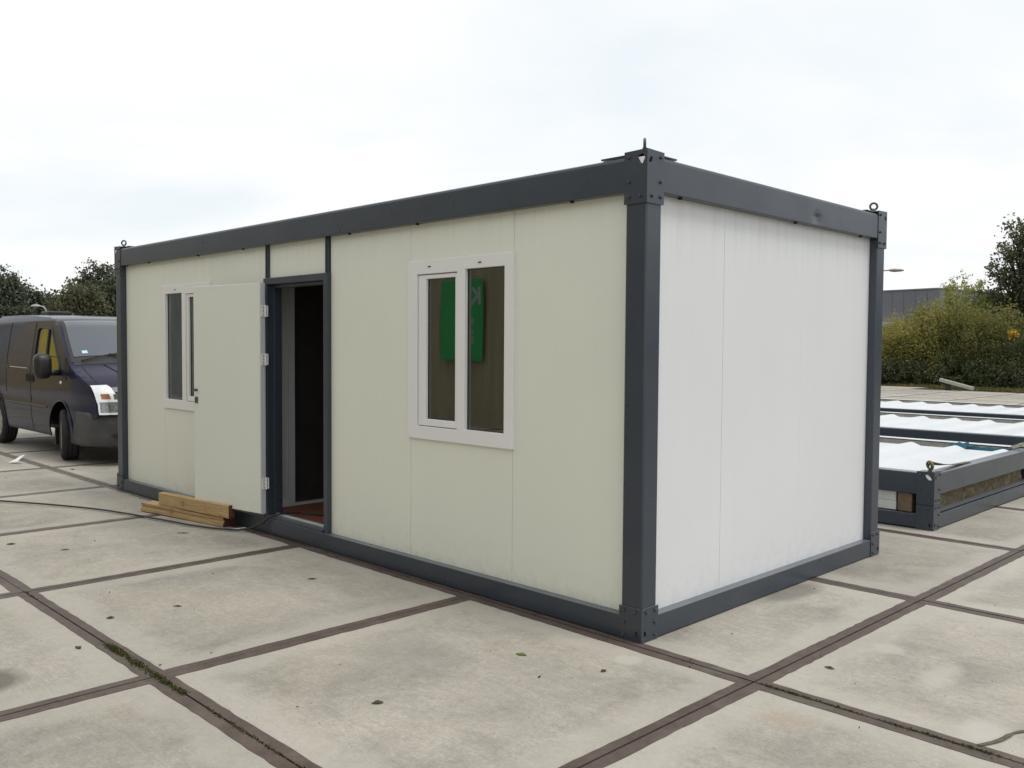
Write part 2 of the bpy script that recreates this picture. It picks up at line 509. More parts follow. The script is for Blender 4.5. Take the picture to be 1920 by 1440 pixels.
def plate(mb, outline, holes, t0, t1, T, mi=0):
    """flat plate with holes in (a,b), thickness t0..t1, T(a,b,t)->world"""
    v, f = cdt(outline, holes)
    n = len(v)
    vs_ = [T(a, b, t0) for a, b in v] + [T(a, b, t1) for a, b in v]
    fs = [tuple(x) for x in f] + [tuple(n + i for i in reversed(x)) for x in f]
    cnt = {}
    for x in f:
        for i in range(3):
            e = (x[i], x[(i + 1) % 3])
            cnt[e] = cnt.get(e, 0) + 1
    for (a, b) in list(cnt):
        if (b, a) not in cnt:
            fs.append((a, b, n + b, n + a))
    mb.add(vs_, fs, mi)
    return mb

def oval(cx, cy, rx, ry, n=16, rot=0.0):
    r = []
    for i in range(n):
        t = 2 * PI * i / n
        x, y = rx * math.cos(t), ry * math.sin(t)
        r.append((cx + x * math.cos(rot) - y * math.sin(rot), cy + x * math.sin(rot) + y * math.cos(rot)))
    return r

def rect(a0, a1, b0, b1):
    return [(a0, b0), (a1, b0), (a1, b1), (a0, b1)]

# ================================================================== GROUND
GX, GY, PITCH, GTH = 0.711, -0.0579, 2.0287, -0.0097
cg, sg = math.cos(GTH), math.sin(GTH)
def grid_pt(i, j):
    x, y = i * PITCH, j * PITCH
    return (GX + x * cg - y * sg, GY + x * sg + y * cg)
VA, VB = Vector((-13.3, 35.3, 0)), Vector((-7.3, 33.5, 0))          # the yard's far edge
VD = (VB - VA).normalized(); VN = Vector((-VD.y, VD.x, 0))
def beyond(x, y):
    return (Vector((x, y, 0)) - VA).dot(VN)

def mat_ground():
    k = NT('rough_ground')
    q = k.pos()
    a = k.noise(q, 0.35, 6, 0.65)
    col = k.ramp(a, 0.35, 0.65, c4(0.055, 0.062, 0.026), c4(0.12, 0.105, 0.06))
    b = k.noise(q, 6, 6, 0.7)
    col = k.mix(0.5, col, k.ramp(b, 0.3, 0.7, c4(0.5, 0.5, 0.5), c4(1.3, 1.3, 1.3)), 'MULTIPLY')
    k.princ(col, 0.95, normal=k.bump(b, 0.5, 0.05), spec=0.1)
    return k.m
g = MB()
S = 700
g.add([(-S, -S, -0.13), (S, -S, -0.13), (S, S, -0.13), (-S, S, -0.13)], [(0, 1, 2, 3)])
tag(g.build('ground', mat_ground()), kind='structure')

# sub-base of dark earth under the slabs, seen in the joints
pave = empty('pavement', (GX, GY, 0), kind='structure')
cells = []
for i in range(-17, 5):
    for j in range(-5, 18):
        cx, cy = grid_pt(i + 0.5, j + 0.5)
        if beyond(cx, cy) > -1.2:
            continue
        d = Vector((cx, cy, 0)) - CAM
        dep = d.dot(F)
        vis = False
        for a in (0, 0.5, 1):
            for b in (0, 0.5, 1):
                x, y = grid_pt(i + a, j + b)
                w = Vector((x, y, 0)) - CAM
                if w.dot(F) > 0.3:
                    u, v = w.dot(RV) / w.dot(F), w.dot(UV) / w.dot(F)
                    if abs(u) < 0.60 and -0.47 < v < 0.45:
                        vis = True
        hid = (-7.3 < cx < -1.0 and 1.0 < cy < 2.2)
        cells.append((not vis or hid, dep, i, j))
cells.sort()

def make_slab(seed):
    r = random.Random(seed)
    h = PITCH / 2 - 0.005
    # concrete body: chamfered square, one sunken top
    mb = MB()
    n = 6
    pts = []
    for a in range(n + 1):
        for b in range(n + 1):
            x = -h + 0.004 + (2 * h - 0.008) * a / n; y = -h + 0.004 + (2 * h - 0.008) * b / n
            e = a in (0, n) or b in (0, n)
            pts.append((x, y, -0.001 if e else -0.0005 + r.uniform(-0.0015, 0.0015)))
    fs = [(a * (n + 1) + b, (a + 1) * (n + 1) + b, (a + 1) * (n + 1) + b + 1, a * (n + 1) + b + 1) for a in range(n) for b in range(n)]
    mb.add(pts, fs)
    c = [(-h + 0.004, -h + 0.004), (h - 0.004, -h + 0.004), (h - 0.004, h - 0.004), (-h + 0.004, h - 0.004)]
    mb.add([(x, y, -0.001) for x, y in c] + [(x, y, -0.14) for x, y in c], [(0, 1, 5, 4), (1, 2, 6, 5), (2, 3, 7, 6), (3, 0, 4, 7)])
    slab = (mb.v, mb.f)
    # steel angle round the edge, worn ragged against the concrete
    eb = MB()
    for s in range(4):
        ca, sa = math.cos(s * PI / 2), math.sin(s * PI / 2)
        w0 = r.uniform(0.040, 0.060)
        inner, outer = [], []
        N = 34
        for t in range(N + 1):
            f = t / N
            w = w0 + r.uniform(-0.0038, 0.0038) + 0.0012 * math.sin(t * 0.45 + s)
            lo, hi = -h + w, h - w
            inner.append((lo + (hi - lo) * f, -h + w))
            outer.append((-h + 2 * h * f, -h))
        top = [(x, y, 0.0022) for x, y in outer] + [(x, y, 0.0016) for x, y in inner] + [(x, y, -0.05) for x, y in outer] + [(x, y, -0.006) for x, y in inner]
        top = [(x * ca - y * sa, x * sa + y * ca, z) for x, y, z in top]
        fs = []
        for t in range(N):
            fs.append((t, t + 1, N + 1 + t + 1, N + 1 + t))
            fs.append((2 * N + 2 + t, 2 * N + 2 + t + 1, t + 1, t))
            fs.append((N + 1 + t, N + 1 + t + 1, 3 * N + 3 + t + 1, 3 * N + 3 + t))
        eb.add(top, fs)
    return slab, (eb.v, eb.f)

def raw_mesh(name, v, f, mat):
    me = bpy.data.meshes.new(name)
    me.from_pydata(v, [], f); me.materials.append(mat)
    bm = bmesh.new(); bm.from_mesh(me); bmesh.ops.recalc_face_normals(bm, faces=bm.faces); bm.to_mesh(me); bm.free()
    return me
slab_vars = []
for s in range(4):
    sl, ed = make_slab(100 + s)
    slab_vars.append((raw_mesh('slab', *sl, M['concrete']), raw_mesh('steel_edge', *ed, M['edge']), raw_mesh('steel_edge', *ed, M['edge_dusty'])))
far = MB()
n_obj = 0
for hid, dep, i, j in cells:
    r = random.Random(i * 131 + j)
    cx, cy = grid_pt(i + 0.5, j + 0.5)
    z = -r.uniform(0.0022, 0.0050)
    rot = (r.uniform(-0.0006, 0.0006), r.uniform(-0.0006, 0.0006), GTH + (r.randrange(4)) * PI / 2)
    me, mee, mdu = slab_vars[r.randrange(4)]
    if i <= -4:
        mee = mdu
    if n_obj < 290:
        o = inst('slab', me, (cx + r.uniform(-0.003, 0.003), cy + r.uniform(-0.003, 0.003), z), pave, rot)
        inst_e = bpy.data.objects.new('steel_edge', mee)
        COL.objects.link(inst_e); inst_e.parent = o
        n_obj += 1
    else:
        h = PITCH / 2 - 0.006
        pts = [(-h, -h), (h, -h), (h, h), (-h, h)]
        w = 0.055
        ins = [(-h + w, -h + w), (h - w, -h + w), (h - w, h - w), (-h + w, h - w)]
        T = lambda p, zz: (cx + p[0] * cg - p[1] * sg, cy + p[0] * sg + p[1] * cg, zz)
        far.add([T(p, z + 0.001) for p in pts] + [T(p, z) for p in ins] + [T(p, -0.128) for p in pts], [(4, 5, 6, 7)], 0)
        b = len(far.v) - 12
        for a in range(4):
            c = (a + 1) % 4
            far.f += [(b + a, b + c, b + 4 + c, b + 4 + a), (b + 8 + a, b + 8 + c, b + c, b + a)]; far.mi += [1, 1]
tag(far.build('slab_field', [M['concrete'], M['edge']], pave), kind='stuff')
e = MB()
x0, y0 = grid_pt(-17, -5); x1, y1 = grid_pt(5, -5); x2, y2 = grid_pt(5, 18); x3, y3 = grid_pt(-17, 18)
e.add([(x0, y0, -0.045), (x1, y1, -0.045), (x2, y2, -0.045), (x3, y3, -0.045)], [(0, 1, 2, 3)])
e.build('joint_bed', M['earth'], pave)

# ================================================================== SITE CABIN
LX, WY, HZ = 7.10, 3.06, 2.645
PW = 0.148          # corner fitting width
BT0, BT1 = 2.43, 2.617      # top beam
SB = 0.126          # bottom beam height
REC = 0.062         # panel set back from the beam face
PT = 0.06           # panel thickness
cabin = empty('site_cabin', (-LX / 2, WY / 2, 0), 'large white panelled site cabin with dark grey steel frame and open door', 'cabin')

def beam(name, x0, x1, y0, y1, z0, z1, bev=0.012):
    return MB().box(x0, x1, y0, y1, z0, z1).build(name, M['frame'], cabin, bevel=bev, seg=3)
# top beams: broad outer face, with a lip turned under towards the wall
def top_beam(ax, a0, a1, side):
    mb = MB()
    prof = [(0, BT0 + 0.004), (0, BT1 - 0.02), (0.004, BT1 - 0.007), (0.016, BT1), (0.147, BT1), (0.147, BT0 + 0.03), (0.062, BT0 + 0.018), (0.058, BT0), (0.004, BT0)]
    rings = []
    nseg = 24
    for k in range(nseg + 1):
        a = a0 + (a1 - a0) * k / nseg
        ring = []
        for t, z in prof:
            if ax == 'x':
                ring.append((a, t if side == 0 else WY - t, z))
            else:
                ring.append((-t if side == 0 else -LX + t, a, z))
        rings.append(ring)
    mb.loft(rings)
    return mb
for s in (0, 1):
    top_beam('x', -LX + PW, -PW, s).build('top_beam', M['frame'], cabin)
# the near end beam carries a knock in its lower edge
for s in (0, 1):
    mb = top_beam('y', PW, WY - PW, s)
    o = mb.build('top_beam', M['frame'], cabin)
    if s == 0:
        # finer mesh around the dent
        bm = bmesh.new(); bm.from_mesh(o.data)
        bmesh.ops.subdivide_edges(bm, edges=[e_ for e_ in bm.edges if abs((e_.verts[0].co + e_.verts[1].co).y / 2 + WY / 2 - 1.93) < 0.35], cuts=5, use_grid_fill=True)
        for v in bm.verts:
            w = v.co + cabin.location
            d = math.hypot((w.y - 1.93) / 0.075, (w.z - 2.475) / 0.05)
            if w.x > -0.03 and d < 1.6:
                v.co.x -= 0.007 * math.exp(-d * d * 2)
        bm.to_mesh(o.data); bm.free()
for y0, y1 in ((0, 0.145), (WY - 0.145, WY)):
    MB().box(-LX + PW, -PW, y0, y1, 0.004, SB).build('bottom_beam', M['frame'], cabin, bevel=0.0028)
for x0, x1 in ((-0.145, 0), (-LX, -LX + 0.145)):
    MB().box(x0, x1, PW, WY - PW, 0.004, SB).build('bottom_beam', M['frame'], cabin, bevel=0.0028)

def hexmesh(name, r, h, mat):
    mb = MB()
    rings = []
    for rr, hh in ((r * 1.45, 0), (r * 1.45, h * 0.25), (r, h * 0.25), (r, h), (r * 0.8, h * 1.12)):
        rings.append([(rr * math.cos(2 * PI * k / 6), rr * math.sin(2 * PI * k / 6), hh) for k in range(6)])
    mb.loft(rings)
    return raw_mesh(name, mb.v, mb.f, mat)
ME_BOLT = hexmesh('bolt', 0.0078, 0.010, M['bolt'])
def eye_bolt(parent, x, y, z, ax, base=True):
    mb = MB()
    mb.torus((x, y, z + 0.046), ax, 0.026, 0.0082, 24, 8)
    mb.tube([(x, y, z), (x, y, z + 0.012), (x, y, z + 0.03)], [0.017, 0.016, 0.011], 12)
    mb.tube([(x, y, z - 0.004), (x, y, z + 0.006)], [0.024, 0.024], 12)
    return mb.build('eye_bolt', M['bolt'], parent, smooth=True)

def fitting(parent, cx, cy, sx, sy, z0, z1, top, bolts=True, slot=False, mat=None):
    """corner fitting: two folded plates on the outer faces; sx, sy = inward direction in x and y"""
    mat = mat or M['frame']
    mb = MB()
    pr = 0.0045
    w = PW
    if top:
        hz = z1 - 0.05
        hx = [(0.060, hz + 0.018), (0.030, hz + 0.026), (0.014, hz + 0.016), (0.012, hz), (0.028, hz - 0.028), (0.040, hz - 0.020)]
        hy = oval(0.026, hz - 0.004, 0.020, 0.013, 14, 0.9)
        if slot:
            hx = oval(0.046, hz - 0.004, 0.034, 0.015, 16, 0.75 if sx < 0 else -0.75)
    else:
        hx = oval(0.026, z0 + 0.042, 0.0135, 0.018, 14)
        hy = oval(0.026, z0 + 0.042, 0.0135, 0.018, 14)
    ol = [(-pr, z0), (w, z0), (w, z1 - (0.004 if top else 0)), (-pr, z1)]
    Tx = lambda a, b, t: (cx + sx * a, cy - sy * t, b)        # plate on the y face
    Ty = lambda a, b, t: (cx - sx * t, cy + sy * a, b)        # plate on the x face
    plate(mb, ol, [hx], -0.004, pr, Tx)
    ol2 = [(-0.004, z0), (w, z0), (w, z1 - (0.004 if top else 0)), (-0.004, z1)]
    plate(mb, ol2, [hy], -0.004, pr - 0.0002, Ty)
    if top:
        a0, a1 = sorted((cx + sx * 0.006, cx + sx * 0.145)); b0, b1 = sorted((cy + sy * 0.006, cy + sy * 0.145))
        mb.box(a0, a1, b0, b1, z1 - 0.013, z1 - 0.005)
    o = mb.build('corner_fitting', mat, parent)
    if bolts:
        zs = [z1 - 0.034, z1 - 0.165, z0 + 0.038] if top else [z1 - 0.022, z1 - 0.088, z0 + 0.026]
        lst = [(0.116, z) for z in zs] + [(0.040, zs[2] if top else zs[0])]
        for a, z in lst:
            bx = inst('bolt', ME_BOLT, (cx + sx * a, cy - sy * pr, z), o, (PI / 2 * sy, 0, 0))
            by = inst('bolt', ME_BOLT, (cx - sx * pr, cy + sy * a, z), o, (0, -PI / 2 * sx, 0))
    return o

for cx, sx in ((0, -1), (-LX, 1)):
    for cy, sy in ((0, 1), (WY, -1)):
        a0, a1 = sorted((cx + sx * 0.004, cx + sx * 0.143)); b0, b1 = sorted((cy + sy * 0.004, cy + sy * 0.143))
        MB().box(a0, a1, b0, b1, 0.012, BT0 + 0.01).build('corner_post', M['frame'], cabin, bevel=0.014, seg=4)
        fitting(cabin, cx, cy, sx, sy, 2.362, HZ, True)
        fitting(cabin, cx, cy, sx, sy, 0.0, 0.182, False)
        ax = (1, 0.75, 0) if cx == 0 and cy == 0 else (0.55, -0.85, 0)
        eye_bolt(cabin, cx + sx * 0.07, cy + sy * 0.07, HZ - 0.005, ax)
        # white foam packing visible through the fitting's lifting hole
        p0, p1 = sorted((cx + sx * 0.012, cx + sx * 0.10)); q0, q1 = sorted((cy - sy * 0.002, cy + sy * 0.03))
        MB().box(p0, p1, q0, q1, 2.45, 2.606).build('foam_packing', M['plug'], cabin)
        # gusset strips lying on the beams
        g0, g1 = sorted((cx + sx * 0.10, cx + sx * 0.33)); h0, h1 = sorted((cy + sy * 0.018, cy + sy * 0.135))
        MB().box(g0, g1, h0, h1, BT1 + 0.008, BT1 + 0.017).build('gusset_plate', M['frame'], cabin, bevel=0.002)
        g0, g1 = sorted((cx + sx * 0.018, cx + sx * 0.135)); h0, h1 = sorted((cy + sy * 0.152, cy + sy * 0.30))
        MB().box(g0, g1, h0, h1, BT1 + 0.008, BT1 + 0.017).build('gusset_plate', M['frame'], cabin, bevel=0.002)
# drain nubs under the top beams
for x in (-0.55, -1.95, -2.75, -4.35, -5.2, -6.3, -6.85):
    MB().tube([(x, 0.03, BT0 - 0.010), (x, 0.03, BT0 + 0.004)], 0.013, 10).build('drain_nub', M['hole'], cabin)
for y in (0.35, 1.68, 2.68):
    MB().tube([(-0.03, y, BT0 - 0.010), (-0.03, y, BT0 + 0.004)], 0.013, 10).build('drain_nub', M['hole'], cabin)

# wall panels, one mesh each, with a narrow joint between neighbours
PZ0, PZ1 = SB - 0.02, BT0 + 0.02
G = 0.0014
def wall_panel_x(x0, x1, hole=None, z0=PZ0, z1=PZ1, yo=REC, name='wall_panel'):
    mb = MB()
    plate(mb, rect(x0 + G, x1 - G, z0, z1), [rect(*hole)] if hole else [], 0, PT, lambda a, b, t: (a, yo + t, b))
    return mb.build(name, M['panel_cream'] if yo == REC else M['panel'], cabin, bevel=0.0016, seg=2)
W1 = (-2.07, -1.035, 0.955, 2.178)
W2 = (-6.022, -4.995, 0.952, 2.176)
def whole(w):
    return (w[0] + 0.05, w[1] - 0.05, w[2] + 0.05, w[3] - 0.05)
XP0 = -PW + 0.015
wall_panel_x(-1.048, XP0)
# the window panel is cut round the opening
def panel_with_window(x0, x1, w):
    mb = MB()
    h = whole(w)
    hx0, hx1 = max(h[0], x0 + 0.02), min(h[1], x1 - 0.02)
    plate(mb, rect(x0 + G, x1 - G, PZ0, PZ1), [rect(hx0, hx1, h[2], h[3])], 0, PT, lambda a, b, t: (a, REC + t, b))
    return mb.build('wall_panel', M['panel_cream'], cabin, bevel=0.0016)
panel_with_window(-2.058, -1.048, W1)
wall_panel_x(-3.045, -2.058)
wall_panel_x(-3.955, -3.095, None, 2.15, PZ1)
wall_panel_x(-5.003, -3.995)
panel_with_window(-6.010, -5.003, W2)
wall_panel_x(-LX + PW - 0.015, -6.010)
def wall_panel_y(y0, y1, xo, g0=G, g1=G):
    mb = MB()
    plate(mb, rect(y0 + g0, y1 - g1, PZ0, PZ1), [], 0, PT, lambda a, b, t: (xo - t, a, b))
    return mb.build('wall_panel', M['panel'], cabin, bevel=0.0006)
for xo in (-REC, -LX + REC + PT):
    wall_panel_y(PW - 0.015, 0.868, xo); wall_panel_y(0.868, 1.86, xo, G, 0.0003); wall_panel_y(1.86, WY - PW + 0.015, xo, 0.0003, G)
for k in range(7):
    a = -LX + PW - 0.015 + (LX - 2 * PW + 0.03) * k / 7; b = -LX + PW - 0.015 + (LX - 2 * PW + 0.03) * (k + 1) / 7
    wall_panel_x(a, b, yo=WY - REC - PT)
# roof and floor
mb = MB()
prof = []
yy = PW
rings = []
xs = np.linspace(-LX + PW + 0.01, -PW - 0.01, 57)
for k, x in enumerate(xs):
    z = BT1 - 0.03 + (0.035 if k % 4 == 0 else 0)
    rings.append([(x, PW, z), (x, WY - PW, z)])
mb.loft(rings, cap=False, closed=False)
mb.build('roof_sheet', M['panel_in'], cabin)
MB().box(-LX + PW, -PW, PW - 0.02, WY - PW + 0.02, BT0 + 0.022, BT0 + 0.06).build('ceiling', M['panel_in'], cabin)
MB().box(-LX + 0.147, -0.147, 0.147, WY - 0.147, 0.05, SB + 0.012).build('floor', M['floor_in'], cabin)
# inner partition beside the door, with an opening into the far room
mb = MB()
PX = -4.30
plate(mb, rect(0.125, WY - 0.125, SB + 0.013, BT0 + 0.02), [rect(0.47, 1.34, SB + 0.03, 2.18)], 0, 0.06, lambda a, b, t: (PX + t, a, b))
mb.build('partition', M['panel_in'], cabin)
mb = MB()
plate(mb, rect(0.40, 1.41, SB + 0.014, 2.25), [rect(0.462, 1.348, SB + 0.036, 2.19)], 0.061, 0.075, lambda a, b, t: (PX + t, a, b))
mb.build('partition_trim', M['door_edge'], cabin)
MB().box(PX + 0.061, PX + 0.074, 0.13, 0.398, SB + 0.013, SB + 0.085).build('skirting', M['skirt'], cabin)
MB().box(PX - 0.05, PX - 0.01, 0.46, 1.35, SB + 0.02, 2.20).build('dark_room_sheet', M['dark_in'], cabin)  # near-black sheet standing in for the dark room behind the opening

# ---- windows
def window(w, flip, handle=True):
    x0, x1, z0, z1 = w
    root = empty('window', ((x0 + x1) / 2, REC, z0))
    root.parent = cabin
    root.location = Vector(((x0 + x1) / 2, REC, z0)) - cabin.location
    def X(a):                   # a measured from the sash side
        return x0 + a if not flip else x1 - a
    def sp(a, b):
        return tuple(sorted((X(a), X(b))))
    yf = REC - 0.020
    s0, s1 = 0.100, 0.515       # sash opening
    f0, f1 = 0.592, 0.958       # fixed light
    mb = MB()
    plate(mb, rect(x0, x1, z0, z1), [rect(*sp(s0, s1), z0 + 0.088, z1 - 0.095), rect(*sp(f0, f1), z0 + 0.094, z1 - 0.082)], 0, 0.055, lambda a, b, t: (a, yf + t, b))
    root_f = mb.build('window_frame', M['pvc'], root, bevel=0.004, seg=3)
    # rear half of the frame fills the wall thickness
    mb = MB()
    plate(mb, rect(x0 + 0.052, x1 - 0.052, z0 + 0.052, z1 - 0.052), [rect(*sp(s0 - 0.006, s1 + 0.006), z0 + 0.094, z1 - 0.101), rect(*sp(f0 - 0.004, f1 + 0.004), z0 + 0.098, z1 - 0.086)], 0.0555, 0.095, lambda a, b, t: (a, yf + t, b))
    mb.build('frame_back', M['pvc'], root)
    mb = MB()
    a0, a1 = sp(s0 + 0.005, s1 - 0.004)
    g0, g1 = sp(s0 + 0.086, s1 - 0.028)
    if flip:
        g0, g1 = sp(s0 + 0.070, s1 - 0.045)
    plate(mb, rect(a0, a1, z0 + 0.093, z1 - 0.100), [rect(g0, g1, z0 + 0.140, z1 - 0.128)], 0.010, 0.060, lambda a, b, t: (a, yf + t, b))
    sash = mb.build('sash', M['pvc'], root, bevel=0.005, seg=3)
    # dark rubber seals round each pane
    for (q0, q1, b0, b1, dep, par) in ((g0, g1, z0 + 0.140, z1 - 0.128, 0.034, sash), (*sp(f0, f1), z0 + 0.094, z1 - 0.082, 0.030, root_f)):
        mb = MB()
        plate(mb, rect(q0 + 0.0005, q1 - 0.0005, b0 + 0.0005, b1 - 0.0005), [rect(q0 + 0.005, q1 - 0.005, b0 + 0.005, b1 - 0.005)], dep - 0.004, dep + 0.012, lambda a, b, t: (a, yf + t, b))
        mb.build('rubber_seal', M['cable'], par)
        mb = MB().box(q0 + 0.004, q1 - 0.004, yf + dep, yf + dep + 0.001, b0 + 0.004, b1 - 0.004)
        mb.build('pane', M['glass'], par)
        mb = MB()        # spacer bar of the double glazing
        plate(mb, rect(q0 + 0.0055, q1 - 0.0055, b0 + 0.0055, b1 - 0.0055), [rect(q0 + 0.017, q1 - 0.017, b0 + 0.017, b1 - 0.017)], dep + 0.004, dep + 0.02, lambda a, b, t: (a, yf + t, b))
        mb.build('spacer_bar', M['door_edge'], par)
    # weep slots
    for a in (0.22, 0.72):
        p0, p1 = sp(a, a + 0.028)
        mb = MB()
        rr = 0.005
        mb.tube([(p0, yf - 0.0015, z1 - 0.047), (p0 + 0.008, yf - 0.003, z1 - 0.047), (p1, yf - 0.003, z1 - 0.047)], [0.003, 0.0045, 0.004], 6)
        mb.build('weep_slot', M['cable'], root_f)
    if handle:
        hx0, hx1 = sp(s0 + 0.150, s0 + 0.250)
        hz = z0 + 0.617
        mb = MB()
        mb.box(hx0, hx1, yf + 0.10, yf + 0.116, hz - 0.011, hz + 0.011)
        mb.box(hx0, hx0 + 0.026, yf + 0.061, yf + 0.10, hz - 0.013, hz + 0.013)
        mb.build('window_handle', M['pvc'], sash, bevel=0.004)
    return root
window(W1, False)
window(W2, True)

# ---- door frame and door
DX0, DX1, DZ1 = -4.000, -3.040, 2.155
mb = MB()
plate(mb, [(DX0, SB - 0.01), (DX0 + 0.055, SB - 0.01), (DX0 + 0.055, DZ1 - 0.055), (DX1 - 0.055, DZ1 - 0.055), (DX1 - 0.055, SB - 0.01), (DX1, SB - 0.01), (DX1, DZ1), (DX0, DZ1)], [], 0.022, 0.135, lambda a, b, t: (a, t, b))
df = mb.build('door_frame', M['frame'], cabin, bevel=0.004)
mb = MB()     # rebate
plate(mb, [(DX0 + 0.056, SB - 0.005), (DX0 + 0.085, SB - 0.005), (DX0 + 0.085, DZ1 - 0.083), (DX1 - 0.075, DZ1 - 0.083), (DX1 - 0.075, SB - 0.005), (DX1 - 0.056, SB - 0.005), (DX1 - 0.056, DZ1 - 0.056), (DX0 + 0.056, DZ1 - 0.056)], [], 0.075, 0.150, lambda a, b, t: (a, t, b))
mb.build('door_rebate', M['frame'], df, bevel=0.003)
MB().box(DX0 + 0.056, DX1 - 0.056, 0.010, 0.16, SB - 0.01, SB + 0.022).build('threshold', M['frame'], df, bevel=0.004)
MB().box(DX0 + 0.09, DX1 - 0.08, 0.085, 0.11, SB + 0.0225, SB + 0.034).build('threshold_seal', M['door_edge'], df)
for xc in (-3.976, -3.074):
    MB().box(xc - 0.021, xc + 0.021, 0.040, 0.115, DZ1 + 0.001, BT0 + 0.012).build('cover_strip', M['frame'], cabin, bevel=0.003)
    MB().box(xc - 0.007, xc + 0.007, 0.033, 0.0395, DZ1 + 0.001, BT0 + 0.012).build('cover_strip', M['frame'], cabin, bevel=0.002)

DA = 0.152
HX, HY = -3.930, -0.010
dd = Vector((-math.cos(DA), -math.sin(DA), 0)); dn = Vector((math.sin(DA), -math.cos(DA), 0))
DW, DT, DB, DTOP = 0.93, 0.045, 0.168, 2.112
def DTf(w, t, z):
    p = Vector((HX, HY, 0)) + dd * w + dn * t
    return (p.x, p.y, z)
door = empty('door', (HX, HY, DB)); door.parent = cabin; door.location = Vector((HX, HY, DB)) - cabin.location
MB().box(0.004, DW - 0.003, 0.0, DT, DB + 0.003, DTOP - 0.003, T=DTf).build('door_leaf', M['door_face'], door, bevel=0.003)
mb = MB()
mb.box(-0.004, 0.0035, -0.002, DT - 0.004, DB, DTOP, T=DTf)
mb.box(0.0, 0.022, -0.012, -0.0005, DB, DTOP, T=DTf)
mb.build('door_edge', M['door_edge'], door, bevel=0.001)
MB().box(0.0, DW, 0.004, DT - 0.006, DTOP - 0.0028, DTOP + 0.002, T=DTf).build('door_edge', M['door_edge'], door)
for hz in (1.877, 1.471, 0.424):
    mb = MB()
    mb.tube([DTf(-0.012, -0.006, hz - 0.05), DTf(-0.012, -0.006, hz + 0.05)], 0.008, 10)
    mb.box(-0.012, -0.005, -0.006, 0.034, hz - 0.048, hz + 0.048, T=DTf)
    mb.box(-3.960, -3.915, 0.012, 0.0215, hz - 0.046, hz + 0.046)
    h = mb.build('hinge', M['pvc'], door, bevel=0.0015)
    for dz in (-0.03, 0.0, 0.03):
        p = DTf(-0.0125, 0.018, hz + dz)
        MB().tube([p, (p[0] + 0.002, p[1] - 0.0002, p[2])], 0.004, 6).build('screw', M['bolt'], h)
# lock, knob and keys
mb = MB()
mb.tube([DTf(DW - 0.048, DT - 0.001, 1.187), DTf(DW - 0.048, DT + 0.022, 1.187)], [0.011, 0.013], 12)
mb.build('door_knob', M['bolt'], door, smooth=True)
lk = MB().box(DW - 0.062, DW - 0.028, DT - 0.001, DT + 0.012, 1.070, 1.125, T=DTf).build('lock_plate', M['bolt'], door, bevel=0.003)
MB().box(DW - 0.003, DW + 0.016, 0.012, 0.030, 1.085, 1.110, T=DTf).build('lock_bolt', M['door_edge'], door, bevel=0.002)
mb = MB()
mb.torus(DTf(DW + 0.012, DT * 0.6, 1.066), dn, 0.012, 0.0016, 14, 6)
mb.box(DW + 0.006, DW + 0.016, DT * 0.58, DT * 0.62, 1.000, 1.055, T=DTf)
mb.box(DW + 0.013, DW + 0.020, DT * 0.64, DT * 0.68, 1.012, 1.055, T=DTf)
mb.build('keys', M['door_edge'], door)

# ================================================================== FLAT-PACKED CABINS
def mat_wool():
    k = NT('mineral_wool')
    q = k.pos()
    a = k.noise(q, 9, 6, 0.7, 1.5)
    col = k.ramp(a, 0.3, 0.7, c4(0.09, 0.075, 0.05), c4(0.26, 0.215, 0.15))
    k.princ(col, 0.95, normal=k.bump(a, 0.9, 0.05), spec=0.1)
    return k.m
M['wool'] = mat_wool()
def mat_roof_white():
    k = NT('white_coated_roof_sheet')
    q = k.pos()
    a = k.noise(q, 1.4, 5, 0.6)
    col = k.ramp(a, 0.3, 0.7, c4(0.55, 0.575, 0.59), c4(0.61, 0.63, 0.645))
    d = k.ramp(k.noise(q, 4, 6, 0.75, 0.3, sc=(3, 0.7, 1)), 0.60, 0.85)
    col = k.mix(k.math('MULTIPLY', d, 0.25), col, c4(0.55, 0.55, 0.52))
    k.princ(col, 0.4, normal=k.bump(a, 0.1, 0.02), spec=0.4)
    return k.m
M['roof_white'] = mat_roof_white()
M['gutter'] = mat_simple('dusty_gutter', (0.36, 0.34, 0.305), 0.8, var=0.3, scale=5)
M['board'] = mat_simple('brown_packing_board', (0.16, 0.115, 0.07), 0.8, var=0.25, scale=14, bump=0.2)

SX1, SY0 = -0.03, 4.28          # near right corner of the first pack
SX0, SY1 = SX1 - LX, SY0 + WY
ZT0, ZT1 = 0.305, 0.500
pack = empty('flat_packed_cabin', ((SX0 + SX1) / 2, (SY0 + SY1) / 2, 0))
def pbox(name, *a, mat=None, bev=0.008):
    return MB().box(*a).build(name, mat or M['frame'], pack, bevel=bev)
for y0, y1 in ((SY0, SY0 + 0.13), (SY1 - 0.13, SY1)):
    pbox('base_beam', SX0 + PW, SX1 - PW, y0, y1, 0.006, 0.128)
    pbox('roof_beam', SX0 + PW, SX1 - PW, y0, y1, ZT0, ZT1, bev=0.012)
for x0, x1 in ((SX0, SX0 + 0.13), (SX1 - 0.13, SX1)):
    pbox('base_beam', x0, x1, SY0 + PW, SY1 - PW, 0.006, 0.128)
    pbox('roof_beam', x0, x1, SY0 + PW, SY1 - PW, ZT0, ZT1, bev=0.012)
pbox('base_ledge', SX1 - 0.13, SX1 - 0.012, SY0 + PW + 0.01, SY1 - PW - 0.01, 0.140, 0.158, bev=0.003)
